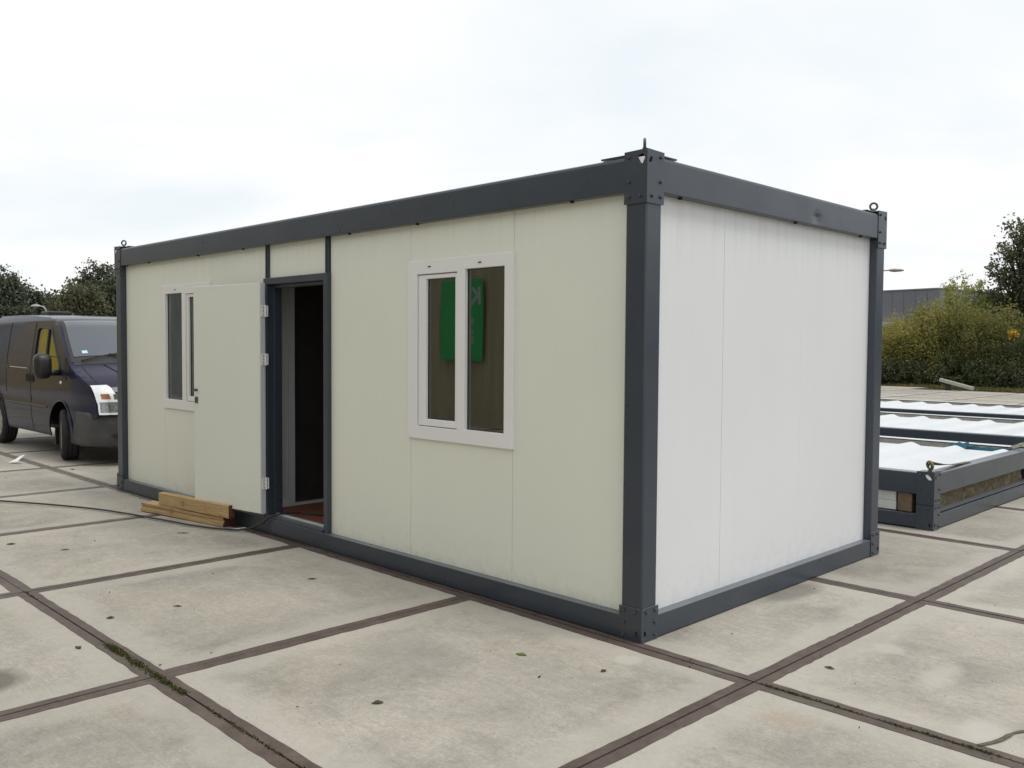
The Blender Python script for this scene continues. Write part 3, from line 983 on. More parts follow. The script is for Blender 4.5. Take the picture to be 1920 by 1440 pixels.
for cx, sx in ((SX1, -1), (SX0, 1)):
    for cy, sy in ((SY0, 1), (SY1, -1)):
        near = (cx == SX1)
        fitting(pack, cx, cy, sx, sy, 0.222, 0.518, True, bolts=near, slot=True)
        fitting(pack, cx, cy, sx, sy, 0.0, 0.216, False, bolts=near)
        a0, a1 = sorted((cx + sx * 0.012, cx + sx * 0.14)); b0, b1 = sorted((cy + sy * 0.012, cy + sy * 0.14))
        pbox('post_stub', a0, a1, b0, b1, 0.01, 0.44, bev=0.01)
        p0, p1 = sorted((cx + sx * 0.010, cx + sx * 0.10)); q0, q1 = sorted((cy - sy * 0.002, cy + sy * 0.05))
        pbox('foam_packing', p0, p1, q0, q1, 0.4415, 0.499, mat=M['plug'], bev=0.002)
        eye_bolt(pack, cx + sx * 0.06, cy + sy * 0.06, 0.510, (0.7, 0.7, 0))
# stacked wall panels, wool and boards lying between the two frames
for k in range(2):
    z = 0.135 + k * 0.083
    pbox('stacked_panel', SX0 + 0.35, SX1 - 0.345 - 0.004 * k, SY0 + 0.05 + 0.003 * k, SY1 - 0.2, z, z + 0.0815, mat=M['panel_stack'], bev=0.002)
mb = MB()
n = 60
rr = random.Random(3)
ring0 = []
pts, fs = [], []
for a in range(n + 1):
    y = SY0 + 0.16 + (SY1 - SY0 - 0.45) * a / n
    for b, z in enumerate((0.135, 0.19, 0.25, 0.312)):
        pts.append((SX1 - 0.075 + rr.uniform(-0.018, 0.02) - 0.01 * (b in (0, 3)), y, z + rr.uniform(-0.006, 0.006)))
for a in range(n):
    for b in range(3):
        fs.append((a * 4 + b, (a + 1) * 4 + b, (a + 1) * 4 + b + 1, a * 4 + b + 1))
mb.add(pts, fs)
mb.build('mineral_wool', M['wool'], pack, smooth=True)
pbox('packing_board', SX1 - 0.325, SX1 - 0.20, SY0 + 0.035, SY0 + 0.30, 0.135, 0.300, mat=M['board'], bev=0.003)
# roof sheet with standing ribs that stop short of the rear gutter
ribs = []
RS = 0.497
x = SX1 - 0.13 - 0.075
prof = []
xe = SX0 + 0.13
cur = SX1 - 0.128
prof.append((cur, 0.0))
c = SX1 - 0.215
while c - 0.20 > xe:
    prof += [(c + 0.10, 0.0), (c + 0.03, 0.028), (c + 0.005, 0.036), (c - 0.02, 0.036), (c - 0.055, 0.0)]
    ribs.append(c)
    c -= RS
prof.append((xe, 0.0))
mb = MB()
ys = [SY0 + 0.131, SY0 + 0.5, SY0 + 1.2, SY0 + 2.0, SY1 - 0.40]
mb.loft([[(a, y, 0.462 + b) for a, b in prof] for y in ys], cap=False, closed=False)
rs = mb.build('roof_sheet', M['roof_white'], pack)
for c in ribs:
    mb = MB()
    mb.add([(c + 0.10, SY1 - 0.412, 0.4622), (c + 0.03, SY1 - 0.412, 0.489), (c + 0.005, SY1 - 0.412, 0.497), (c - 0.02, SY1 - 0.412, 0.497), (c - 0.055, SY1 - 0.412, 0.4622),
            (c + 0.10, SY1 - 0.43, 0.4612), (c + 0.03, SY1 - 0.43, 0.488), (c + 0.005, SY1 - 0.43, 0.496), (c - 0.02, SY1 - 0.43, 0.496), (c - 0.055, SY1 - 0.43, 0.4612)],
           [(0, 1, 2, 3, 4), (9, 8, 7, 6, 5)])
    mb.build('rib_closer', M['gutter'], rs)
pbox('gutter', SX0 + 0.132, SX1 - 0.132, SY1 - 0.398, SY1 - 0.135, 0.31, 0.345, mat=M['gutter'], bev=0)
pbox('gutter_wall', SX0 + 0.15, SX1 - 0.15, SY1 - 0.165, SY1 - 0.132, 0.346, 0.492, mat=M['gutter'], bev=0)
pbox('gutter_flange', SX0 + 0.15, SX1 - 0.15, SY1 - 0.175, SY1 - 0.03, 0.5015, 0.508, mat=M['roof_white'], bev=0.002)
packs = [pack, copy_tree(pack, None, (0.02, 4.33, 0)), copy_tree(pack, None, (-0.03, 8.42, 0))]
for o, lb in zip(packs, ('nearest flat-packed cabin frame on the slabs, blue ratchet strap on its white roof',
                         'middle of the three flat-packed cabin frames lying in a row',
                         'farthest flat-packed cabin frame, towards the hedge')):
    tag(o, lb, 'flat-packed cabin', 'flat-packed cabins lying on the yard')

# ratchet straps on the first pack
M['strap_blue'] = mat_simple('blue_webbing', (0.03, 0.14, 0.20), 0.8, var=0.2, scale=30)
M['strap_dark'] = mat_simple('dirty_webbing', (0.10, 0.095, 0.075), 0.8, var=0.25, scale=30)
M['steel'] = mat_simple('zinc_steel', (0.42, 0.40, 0.34), 0.4, 0.7, var=0.2, scale=20)
M['brass'] = mat_simple('yellowed_steel_hook', (0.25, 0.19, 0.05), 0.45, 0.6, var=0.2, scale=20)
def ribbon(mb, pts, w, th, wdir):
    pts = [Vector(p) for p in pts]
    rings = []
    for i, p in enumerate(pts):
        wd = Vector(wdir[i] if isinstance(wdir, list) else wdir).normalized()
        d = (pts[min(i + 1, len(pts) - 1)] - pts[max(0, i - 1)]).normalized()
        nn = d.cross(wd).normalized()
        rings.append([p + wd * w / 2 + nn * th / 2, p - wd * w / 2 + nn * th / 2, p - wd * w / 2 - nn * th / 2, p + wd * w / 2 - nn * th / 2])
    mb.loft(rings)
st = empty('ratchet_strap', (-0.30, SY1 - 0.28, 0.43), 'blue ratchet strap with steel buckle lying in the gutter of the nearest pack', 'strap')
mb = MB()
gy = SY1 - 0.30
pts = []
for k in range(26):
    t = k / 25
    pts.append((-0.78 + 0.62 * t, gy + 0.03 * math.sin(t * 9), 0.462 + 0.018 * math.sin(t * 14) ** 2))
ribbon(mb, pts, 0.05, 0.003, (0.1, 0.3, 1))
for k2, (r, cx_) in enumerate(((0.055, -0.80), (0.04, -0.79), (0.06, -0.70))):
    lp = [(cx_ + r * math.cos(t), gy + 0.4 * r * math.sin(t) - 0.01 * k2, 0.475 + 0.012 * k2 + 0.012 * math.sin(2 * t)) for t in np.linspace(0, 5.6, 20)]
    ribbon(mb, lp, 0.05, 0.003, (0.1, 0.4, 1))
mb.build('webbing', M['strap_blue'], st)
mb = MB()
bx = Vector((-0.18, SY1 - 0.36, 0.515))
bd = Vector((0.75, 0.42, 0.32)).normalized(); bs = Vector((-0.45, 0.89, 0)).normalized(); bu = bd.cross(bs)
def BT(a, b, c):
    p = bx + bd * a + bs * b - bu * (-c)
    return (p.x, p.y, p.z)
for b in (-0.032, 0.029):
    mb.box(0, 0.26, b, b + 0.004, -0.012, 0.018, T=BT)
mb.box(0.0, 0.03, -0.03, 0.03, -0.008, 0.010, T=BT)
mb.box(0.20, 0.27, -0.034, 0.034, -0.010, 0.014, T=BT)
mb.tube([BT(0.10, -0.045, 0), BT(0.10, 0.045, 0)], 0.016, 10)
mb.tube([BT(0.24, -0.05, 0.012), BT(0.24, 0.05, 0.012)], 0.009, 8)
mb.build('ratchet_buckle', M['steel'], st, bevel=0.0015)
lh = empty('lifting_sling', (SX1 - 0.06, SY0 + 0.06, 0.56), 'dark webbing sling hooked through the corner eye bolt of the nearest pack', 'sling')
mb = MB()
ex, ey = SX1 - 0.06, SY0 + 0.06
ribbon(mb, [(ex, ey, 0.585), (ex + 0.0, ey + 0.10, 0.572), (ex - 0.01, ey + 0.3, 0.545), (ex - 0.01, ey + 0.55, 0.523), (ex - 0.02, ey + 0.8, 0.510), (ex - 0.02, ey + 1.05, 0.505)], 0.05, 0.004, [(1, 0, 0.8), (1, 0, 0.5), (1, 0, 0.3), (1, 0, 0.1), (1, 0, 0), (1, 0, 0)])
mb.build('webbing', M['strap_dark'], lh)
mb = MB()
mb.torus((ex, ey, 0.566), (0.5, 0.9, 0.2), 0.036, 0.010, 18, 8)
mb.tube([(ex, ey + 0.01, 0.600), (ex, ey + 0.05, 0.590), (ex, ey + 0.09, 0.578)], 0.009, 8)
mb.build('hook', M['brass'], lh, smooth=True)

# ================================================================== VAN
def mat_car_paint():
    k = NT('dark_blue_van_paint')
    q = k.n('ShaderNodeTexCoord').outputs['Object']
    a = k.noise(q, 3, 4, 0.6)
    col = k.ramp(a, 0.3, 0.7, c4(0.012, 0.012, 0.034), c4(0.018, 0.018, 0.048))
    dust = k.ramp(k.noise(q, 6, 6, 0.7), 0.45, 0.8)
    col = k.mix(k.math('MULTIPLY', dust, 0.18), col, c4(0.045, 0.045, 0.045))
    k.princ(col, 0.42, coat=0.40, spec=0.10, Coat_Roughness=0.05)
    return k.m
M['paint'] = mat_car_paint()
M['bumper'] = mat_simple('grey_bumper_plastic', (0.066, 0.067, 0.070), 0.55, var=0.15, scale=5)
M['black'] = mat_simple('black_plastic', (0.014, 0.014, 0.015), 0.45, var=0.2, scale=10)
M['tyre'] = mat_simple('tyre_rubber', (0.018, 0.018, 0.018), 0.8, var=0.25, scale=20, bump=0.3)
M['rim'] = mat_simple('silver_wheel_trim', (0.42, 0.42, 0.41), 0.4, 0.5, var=0.1)
M['lamp_white'] = mat_simple('headlamp_reflector', (0.80, 0.81, 0.82), 0.18, 0.25, var=0.08, scale=10, coat=0.5)
M['amber'] = mat_simple('amber_lens', (0.30, 0.11, 0.035), 0.15, var=0.2, scale=30, coat=0.6)
M['lens'] = mat_simple('clear_lens', (0.20, 0.215, 0.20), 0.10, 0.6, var=0.5, scale=28, coat=0.8)
M['sticker'] = mat_simple('pale_blue_sticker', (0.45, 0.68, 0.72), 0.5, var=0.15, scale=50)
def mat_car_glass():
    k = NT('van_glass')
    f = k.math('ADD', k.math('MULTIPLY', k.n('ShaderNodeFresnel', {'IOR': 1.5}).outputs[0], 1.6), 0.10, clamp=True)
    d = k.n('ShaderNodeBsdfDiffuse', {'Color': c4(0.020, 0.023, 0.026)}).outputs[0]
    gl = k.n('ShaderNodeBsdfGlossy', {'Color': c4(0.9, 0.95, 1.0), 'Roughness': 0.02}).outputs[0]
    k.t.links.new(k.n('ShaderNodeMixShader', {0: f, 1: d, 2: gl}).outputs[0], k.out.inputs[0])
    return k.m
M['car_glass'] = mat_car_glass()

XF, YC = -8.87, 0.42 + 0.985
van = empty('parked_van', (XF - 2.43, YC, 0), 'dark blue panel van with grey bumper parked behind the cabin', 'van')
def hw(u, z):
    w = 0.985
    if z < 0.6: w -= 0.035 * ((0.6 - z) / 0.3) ** 2
    if z > 1.12: w -= 0.115 * ((z - 1.12) / 0.85) ** 1.35
    if u < 0.95: w -= 0.115 * ((0.95 - u) / 0.95) ** 2
    if u > 4.3: w -= 0.06 * ((u - 4.3) / 0.56) ** 2
    # soft swage line along the flank
    w -= 0.010 * math.exp(-((z - 0.80) / 0.035) ** 2)
    return w
WXF, WXR, WR = XF - 0.0, 0, 0.345
UF, UR = 1.25, 4.14            # wheel positions behind the nose
def arch(uc, r, n=18, zb=0.30, z0=0.36):
    a0 = math.asin((zb - z0) / r)
    return [(uc + r * math.cos(t), z0 + r * math.sin(t)) for t in np.linspace(PI - a0, a0, n)]
EDGE = [(0.13, 0.66), (0.155, 0.76), (0.185, 0.86), (0.225, 0.95), (0.285, 1.03), (0.38, 1.085), (0.52, 1.145), (0.68, 1.205), (0.83, 1.262), (0.90, 1.30),
        (1.06, 1.44), (1.22, 1.58), (1.38, 1.72), (1.50, 1.825), (1.60, 1.885), (1.75, 1.930), (2.0, 1.962), (2.6, 1.995), (3.4, 2.015), (4.2, 2.015), (4.66, 1.99), (4.76, 1.95), (4.81, 1.82)]
outline = EDGE + [(4.85, 1.4), (4.86, 0.9), (4.86, 0.34)] + [(4.6, 0.30)] + arch(UR, 0.46)[::-1] + [(3.2, 0.30), (2.4, 0.30), (1.7, 0.30)] + arch(UF, 0.445)[::-1]
outline += [(0.70, 0.50), (0.45, 0.56), (0.30, 0.60), (0.16, 0.645)]
SWIN = [(1.27, 1.17), (1.30, 1.29), (1.46, 1.455), (1.63, 1.63), (1.80, 1.795), (2.28, 1.82), (2.36, 1.78), (2.38, 1.20), (2.30, 1.155)]
sv, sf = cdt(outline, [SWIN], 0.07)
body = MB()
for side in (-1, 1):
    body.add([(XF - u, YC + side * hw(u, z), z) for u, z in sv], [f if side > 0 else tuple(reversed(f)) for f in sf])
# front, bonnet, roof swept across the width between the two edges
def BOWC(u, z):
    if u < 0.9:
        return (0.135, 0.035 * min(1, max(0, (u - 0.2) / 0.3)))
    if u < 1.62:
        f = (u - 0.9) / 0.72
        return (0.135 * (1 - f) + 0.07 * f, 0.035 - 0.013 * f)
    if u < 2.1: 
        f = (u - 1.62) / 0.48
        return (0.07 * (1 - f), 0.022)
    if u > 4.6:
        return (-0.03, 0.015)
    return (0.0, 0.022)
# resample the edge
def lerp_edge(s):
    s = max(0, min(len(EDGE) - 1, s)); i = min(int(s), len(EDGE) - 2); f = s - i
    return (EDGE[i][0] * (1 - f) + EDGE[i + 1][0] * f, EDGE[i][1] * (1 - f) + EDGE[i + 1][1] * f)
def surf(s, v, off=0.0):
    u, z = lerp_edge(s)
    def P(s_, v_):
        u_, z_ = lerp_edge(s_)
        b, c = BOWC(u_, z_)
        k = 1 - abs(v_) ** 3.2
        return Vector((XF - u_ + b * k, YC + v_ * hw(u_, z_), z_ + c * k))
    p = P(s, v)
    if off:
        e_ = 0.05
        ds = P(min(s + e_, len(EDGE) - 1), v) - P(max(s - e_, 0), v); dv = P(s, min(v + 0.02, 1)) - P(s, max(v - 0.02, -1))
        nrm = dv.cross(ds)
        if nrm.length > 1e-9:
            nrm.normalize()
            if nrm.x * 0.4 + nrm.z < 0: nrm = -nrm
            p = p + nrm * off
    return p
def patch(s0, s1, v0f, v1f, ns, nv, off):
    mb = MB()
    pts = []
    for i in range(ns + 1):
        s = s0 + (s1 - s0) * i / ns
        f = i / ns
        a, b = v0f(f), v1f(f)
        for j in range(nv + 1):
            pts.append(surf(s, a + (b - a) * j / nv, off))
    fs = [(i * (nv + 1) + j, i * (nv + 1) + j + 1, (i + 1) * (nv + 1) + j + 1, (i + 1) * (nv + 1) + j) for i in range(ns) for j in range(nv)]
    mb.add(pts, fs)
    return mb
pv = patch(0, len(EDGE) - 1, lambda f: -1, lambda f: 1, 66, 28, 0)
body.add(pv.v, pv.f)
# rear wall
rb = []
for z in (0.34, 0.9, 1.4, 1.80):
    u = 4.86 if z < 1.2 else (4.85 if z < 1.6 else 4.81)
    rb.append([(XF - u, YC + v * hw(u, z), z) for v in (-1, -0.5, 0, 0.5, 1)])
body.loft(rb, cap=False, closed=False)
bo = body.build('body', M['paint'], van, smooth=True)
bm = bmesh.new(); bm.from_mesh(bo.data)
bmesh.ops.remove_doubles(bm, verts=bm.verts, dist=0.006)
bmesh.ops.recalc_face_normals(bm, faces=bm.faces)
bm.to_mesh(bo.data); bm.free()
bo.data.polygons.foreach_set('use_smooth', [True] * len(bo.data.polygons))
# dark inner shell so that wheel arches and cab are not see-through
ib = MB()
ib.box(XF - 4.75, XF - 1.72, YC - 0.80, YC + 0.80, 0.42, 1.15)
ib.box(XF - 1.72, XF - 0.25, YC - 0.66, YC + 0.66, 0.30, 1.02)
ib.build('inner_shell', M['black'], van)
# windscreen with its black border
patch(9.25, 14.45, lambda f: -0.972 + 0.01 * f, lambda f: 0.972 - 0.01 * f, 16, 20, 0.005).build('windscreen_border', M['black'], van, smooth=True)
wsn = patch(9.7, 14.15, lambda f: -0.930 + 0.01 * f, lambda f: 0.930 - 0.01 * f, 16, 20, 0.011).build('windscreen', M['car_glass'], van, smooth=True)
patch(9.95, 10.22, lambda f: -0.815, lambda f: -0.745, 2, 2, 0.0135).build('tax_sticker', M['sticker'], wsn)
# bonnet shut line and raised centre panel edge
for sgn in (-1, 1):
    mb = MB(); mb.tube([surf(s, sgn * (0.90 - 0.006 * (s - 4) ), 0.002) for s in np.linspace(4.3, 8.9, 14)], 0.006, 6)
    mb.build('bonnet_gap', M['black'], van)
    mb = MB(); mb.tube([surf(s, sgn * (0.40 + 0.045 * (s - 4)), 0.0) for s in np.linspace(4.3, 8.7, 14)], [0.004] + [0.012] * 12 + [0.004], 8)
    mb.build('bonnet_crease', M['paint'], van, smooth=True)
# cowl and wipers
patch(8.75, 9.3, lambda f: -0.95, lambda f: 0.95, 3, 20, 0.004).build('cowl', M['black'], van, smooth=True)
for v0, v1 in ((-0.86, -0.12), (-0.05, 0.62)):
    mb = MB()
    mb.tube([surf(9.25 + 0.75 * t, v0 + (v1 - v0) * t, 0.022 + 0.012 * math.sin(PI * t)) for t in np.linspace(0, 1, 10)], 0.009, 6)
    mb.tube([surf(9.1 + 0.6 * t, v1 + (v0 - v1) * 0.5 * t, 0.035) for t in np.linspace(0, 1, 6)], 0.010, 6)
    mb.build('wiper', M['black'], van)
# grille
patch(1.4, 3.1, lambda f: -0.52, lambda f: 0.52, 4, 12, 0.006).build('grille', M['black'], van)
for s in (1.75, 2.15, 2.55, 2.9):
    MB().tube([surf(s, v, 0.014) for v in np.linspace(-0.5, 0.5, 12)], 0.012, 6).build('grille_bar', M['bumper'], van)
# side parts
def side_pt(u, z, off, side=-1):
    return (XF - u, YC + side * (hw(u, z) + off), z)
def side_patch(poly, off, side=-1, grid=0.09):
    v, f = cdt(poly, [], grid)
    return MB().add([side_pt(u, z, off, side) for u, z in v], f)
for side in (-1, 1):
    w = side_patch(SWIN, -0.012, side).build('side_window', M['car_glass'], van, smooth=True)
    lp = [side_pt(u, z, 0.0, side) for u, z in SWIN + SWIN[:1]]
    MB().tube(lp, 0.012, 6).build('window_seal', M['black'], van)
    MB().tube([side_pt(1.84, 1.17, -0.002, side), side_pt(1.87, 1.45, -0.002, side), side_pt(1.90, 1.80, -0.002, side)], 0.016, 6).build('quarter_bar', M['black'], van)
    # shut lines
    for ln in ([(2.48, 1.90), (2.49, 1.2), (2.48, 0.7), (2.42, 0.33)], [(2.56, 1.90), (3.62, 1.91), (3.63, 1.0), (3.60, 0.85)], [(1.30, 1.32), (1.80, 1.845), (2.46, 1.875)]):
        pts = []
        for a, b in zip(ln[:-1], ln[1:]):
            for t in np.linspace(0, 1, 8)[:-1 if b != ln[-1] else None]:
                pts.append(side_pt(a[0] + (b[0] - a[0]) * t, a[1] + (b[1] - a[1]) * t, 0.0005, side))
        MB().tube(pts, 0.0042, 5).build('shut_line', M['black'], van)
    # sliding door rail, handles, rub strip
    MB().tube([side_pt(2.62, 1.225, 0.004, side), side_pt(3.45, 1.235, 0.004, side)], 0.008, 6).build('door_rail', M['rim'], van)
    for u in (2.40, 2.58):
        mb = side_patch([(u - 0.045, 1.02), (u + 0.045, 1.02), (u + 0.045, 1.16), (u - 0.045, 1.16)], 0.004, side, None)
        hd = mb.build('door_handle', M['black'], van)
        MB().tube([side_pt(u, 1.035, 0.022, side), side_pt(u, 1.145, 0.022, side)], 0.012, 6).build('grip', M['black'], hd)
    side_patch([(3.50, 1.20), (3.92, 1.20), (3.92, 1.27), (3.50, 1.27)], 0.003, side, None).build('slide_handle', M['black'], van)
    MB().tube([side_pt(u, 0.70, 0.002, side) for u in np.linspace(1.78, 3.62, 12)], [0.012] * 12, 6).build('rub_strip', M['bumper'], van)
    for uc, r in ((UF, 0.445), (UR, 0.46)):
        MB().tube([side_pt(u, z, 0.006, side) for u, z in arch(uc, r + 0.006)], 0.010, 6).build('wheel_arch_lip', M['paint'], van, smooth=True)
    # side repeater
    MB().tube([side_pt(1.22, 1.06, 0.0, side), side_pt(1.22, 1.06, 0.014, side)], [0.026, 0.018], 10).build('side_repeater', M['lamp_white'], van)
    # cowl grille panel ahead of the door
    side_patch([(1.00, 1.10), (1.14, 1.09), (1.17, 1.36), (1.06, 1.40)], 0.006, side, None).build('vent_panel', M['black'], van)
    # mirror
    y0 = YC + side * 0.96
    yo = YC + side * 1.20
    mb = MB()
    mb.tube([(XF - 1.30, y0, 1.20), (XF - 1.27, YC + side * 1.06, 1.19), (XF - 1.25, yo - side * 0.03, 1.20)], [0.045, 0.038, 0.045], 10)
    mr = mb.build('mirror_arm', M['black'], van, smooth=True)
    rings = []
    for t, sc in ((-0.085, 0.72), (-0.07, 0.96), (-0.02, 1.0), (0.04, 0.94), (0.075, 0.72), (0.088, 0.40)):
        ring = []
        for k_ in range(20):
            a = 2 * PI * k_ / 20
            ca, sa = math.cos(a), math.sin(a)
            ex_ = 0.108 * sc * math.copysign(abs(ca) ** 0.55, ca); ez_ = 0.172 * sc * math.copysign(abs(sa) ** 0.55, sa)
            ring.append((XF - 1.25 + t, yo + ex_, 1.285 + ez_))
        rings.append(ring)
    MB().loft(rings).build('mirror_housing', M['black'], mr, smooth=True)
    # headlamp, wrapping round the wing
    sg_ = side
    def hv(a):
        return a * sg_
    def lamp_patch(s0, s1, a0, a1, b0, b1, off, ns=6, nv=8):
        return patch(s0, s1, lambda f: sg_ * (a0 + (b0 - a0) * f), lambda f: sg_ * (a1 + (b1 - a1) * f), ns, nv, off)
    hl = lamp_patch(0.15, 4.25, 0.62, 0.985, 0.80, 1.0, 0.010, 12, 10).build('headlight', M['lamp_white'], van, smooth=True)
    lamp_patch(2.15, 2.85, 0.81, 0.925, 0.82, 0.925, 0.016, 4, 6).build('indicator', M['amber'], hl, smooth=True)
    lamp_patch(0.45, 1.75, 0.665, 0.965, 0.69, 0.965, 0.016, 5, 6).build('lens', M['lens'], hl, smooth=True)
    lamp_patch(2.1, 2.8, 0.69, 0.77, 0.70, 0.77, 0.016, 4, 4).build('side_light', M['lens'], hl, smooth=True)
# bumper: wraps from wheel arch to wheel arch
rings = []
for k_ in range(41):
    v = -1 + 2 * k_ / 40
    a = v * PI / 2
    yb = YC + 0.978 * math.copysign(abs(math.sin(a)) ** 0.62, a)
    u0 = 0.02 + 0.79 * (1 - abs(math.cos(a)) ** 0.42)
    def pt(du, z):
        return (XF - u0 - du, yb, z)
    rings.append([pt(0.06, 0.695), pt(0.02, 0.685), pt(0.0, 0.64), pt(0.0, 0.52), pt(0.025, 0.46), pt(0.02, 0.40), pt(0.035, 0.29), pt(0.07, 0.255), pt(0.20, 0.26), pt(0.20, 0.69)])
bmp = MB().loft(rings).build('bumper', M['bumper'], van, smooth=True)
mb = MB()
for sgn in (-1, 1):
    pts = []
    for yy_, zz_ in ((0.40, 0.43), (0.72, 0.425), (0.78, 0.41), (0.70, 0.35), (0.42, 0.345)):
        pts.append((XF - 0.028 - 0.12 * (yy_ / 0.93) ** 6, YC + sgn * yy_, zz_))
    mb.add(pts, [(0, 1, 2, 3, 4)])
mb.build('bumper_vent', M['black'], bmp)
MB().box(XF - 0.03, XF - 0.012, YC - 0.26, YC + 0.26, 0.50, 0.61).build('number_plate_holder', M['black'], bmp)
# wheels
def wheel(u, y, steer, side):
    c = Vector((XF - u, y, WR))
    rt = Matrix.Rotation(steer, 3, 'Z')
    def W(a, r, t):
        p = rt @ Vector((r * math.cos(a), t, r * math.sin(a)))
        return c + p
    root = empty('wheel', c); root.parent = van; root.location = c - van.location
    mb = MB()
    prof_ = [(0.200, -0.085), (0.235, -0.105), (0.30, -0.112), (0.332, -0.098), (WR, -0.075), (WR, -0.03), (WR - 0.006, -0.026), (WR - 0.006, -0.018), (WR, -0.014), (WR, 0.014), (WR - 0.006, 0.018), (WR - 0.006, 0.026), (WR, 0.03), (WR, 0.075), (0.332, 0.098), (0.30, 0.112), (0.235, 0.105), (0.200, 0.085)]
    rings = [[W(2 * PI * k_ / 40, r, t) for r, t in prof_] for k_ in range(41)]
    mb.loft(rings, cap=False)
    mb.build('tyre', M['tyre'], root, smooth=True)
    mb = MB()
    s = side
    prof2 = [(0.0, 0.075), (0.05, 0.078), (0.075, 0.06), (0.12, 0.055), (0.15, 0.075), (0.195, 0.085), (0.215, 0.098), (0.222, 0.085)]
    rings = [[W(2 * PI * k_ / 40, r, s * t) for r, t in prof2] for k_ in range(41)]
    mb.loft(rings, cap=False, closed=False)
    rim = mb.build('rim', M['rim'], root, smooth=True)
    for k_ in range(8):
        a = 2 * PI * k_ / 8
        MB().add([W(a + da, r, s * 0.0895) for da, r in ((-0.10, 0.155), (0.10, 0.155), (0.09, 0.195), (-0.09, 0.195))], [(0, 1, 2, 3)]).build('rim_slot', M['black'], rim)
for side in (-1, 1):
    wheel(UF, YC + side * 0.872, -0.27, side)
    wheel(UR, YC + side * 0.865, 0.0, side)
    MB().box(XF - UF - 0.43, XF - UF - 0.40, YC + side * 0.80 - 0.12, YC + side * 0.80 + 0.12, 0.17, 0.42).build('mud_flap', M['black'], van)
MB().box(-12.78, -12.38, 1.02, 1.36, 2.01, 2.105).build('roof_vent', M['black'], van, bevel=0.02)
MB().box(XF - 4.4, XF - 0.9, YC - 0.35, YC + 0.35, 0.24, 0.40).build('underbody', M['black'], van, bevel=0.03)

# ================================================================== TIMBER, CABLE, LITTER
td = Vector((math.cos(0.166), math.sin(0.166), 0)); tn = Vector((-td.y, td.x, 0))
def TT(o):
    return lambda a, b, c: tuple(Vector(o) + td * a + tn * b + Vector((0, 0, c)))
T1 = TT((-5.64, -0.352, 0.0))
mb = MB()
prof_ = [(0.0, 0.002), (0.0, 0.030), (0.010, 0.034), (0.014, 0.056), (0.002, 0.060), (0.0, 0.082), (0.13, 0.084), (0.135, 0.040), (0.14, 0.002)]
rings = [[T1(a, b, c + 0.003 * math.sin(a * 5)) for b, c in prof_] for a in np.linspace(0, 1.25, 16)]
mb.loft(rings)
pl = mb.build('timber_plank', M['timber'])
tag(pl, 'grooved timber plank lying flat on the slabs under the open door', 'plank')
pl.data.materials.append(M['timber_end'])
T2 = TT((-5.38, -0.292, 0.0))
mb = MB()
prof_ = [(0.004, 0.0875), (0.0, 0.092), (0.0, 0.196), (0.006, 0.203), (0.058, 0.203), (0.064, 0.196), (0.064, 0.0875)]
ta = 0.0
rings = [[T2(a, b - 0.035 * a, c) for b, c in prof_] for a in np.linspace(0, 1.09, 14)]
mb.loft(rings)
bm_ = mb.build('timber_beam', M['timber'])
bm_.data.materials.append(M['timber_end'])
tag(bm_, 'shorter timber beam with red painted end lying on top of the plank', 'beam')
for o in (pl, bm_):
    best = max(o.data.polygons, key=lambda p: (p.normal.x, p.area))
    for p in o.data.polygons:
        if p.normal.x > 0.9:
            p.material_index = 1

cpts = [(-9.2, -2.25, 0.012), (-8.2, -1.72, 0.012), (-7.08, -1.169, 0.012), (-6.50, -0.870, 0.012), (-5.86, -0.61, 0.012), (-5.06, -0.42, 0.012), (-4.62, -0.335, 0.012), (-4.30, -0.225, 0.012), (-4.10, -0.115, 0.020), (-3.93, -0.045, 0.085), (-3.84, -0.012, 0.150), (-3.80, 0.10, 0.172), (-3.76, 0.26, 0.160), (-3.60, 0.36, 0.150), (-3.2, 0.42, 0.150), (-2.6, 0.5, 0.150)]
def catmull(pts, n=8):
    P = [Vector(p) for p in pts]; P = [2 * P[0] - P[1]] + P + [2 * P[-1] - P[-2]]
    out = []
    for i in range(1, len(P) - 2):
        for k_ in range(n):
            t = k_ / n
            out.append(0.5 * ((2 * P[i]) + (P[i + 1] - P[i - 1]) * t + (2 * P[i - 1] - 5 * P[i] + 4 * P[i + 1] - P[i + 2]) * t * t + (3 * P[i] - P[i - 1] - 3 * P[i + 1] + P[i + 2]) * t ** 3))
    out.append(P[-2])
    return out
tag(MB().tube(catmull(cpts, 8), 0.0085, 8).build('power_cable', M['cable'], smooth=True), 'black power cable snaking over the slabs into the cabin door', 'cable')

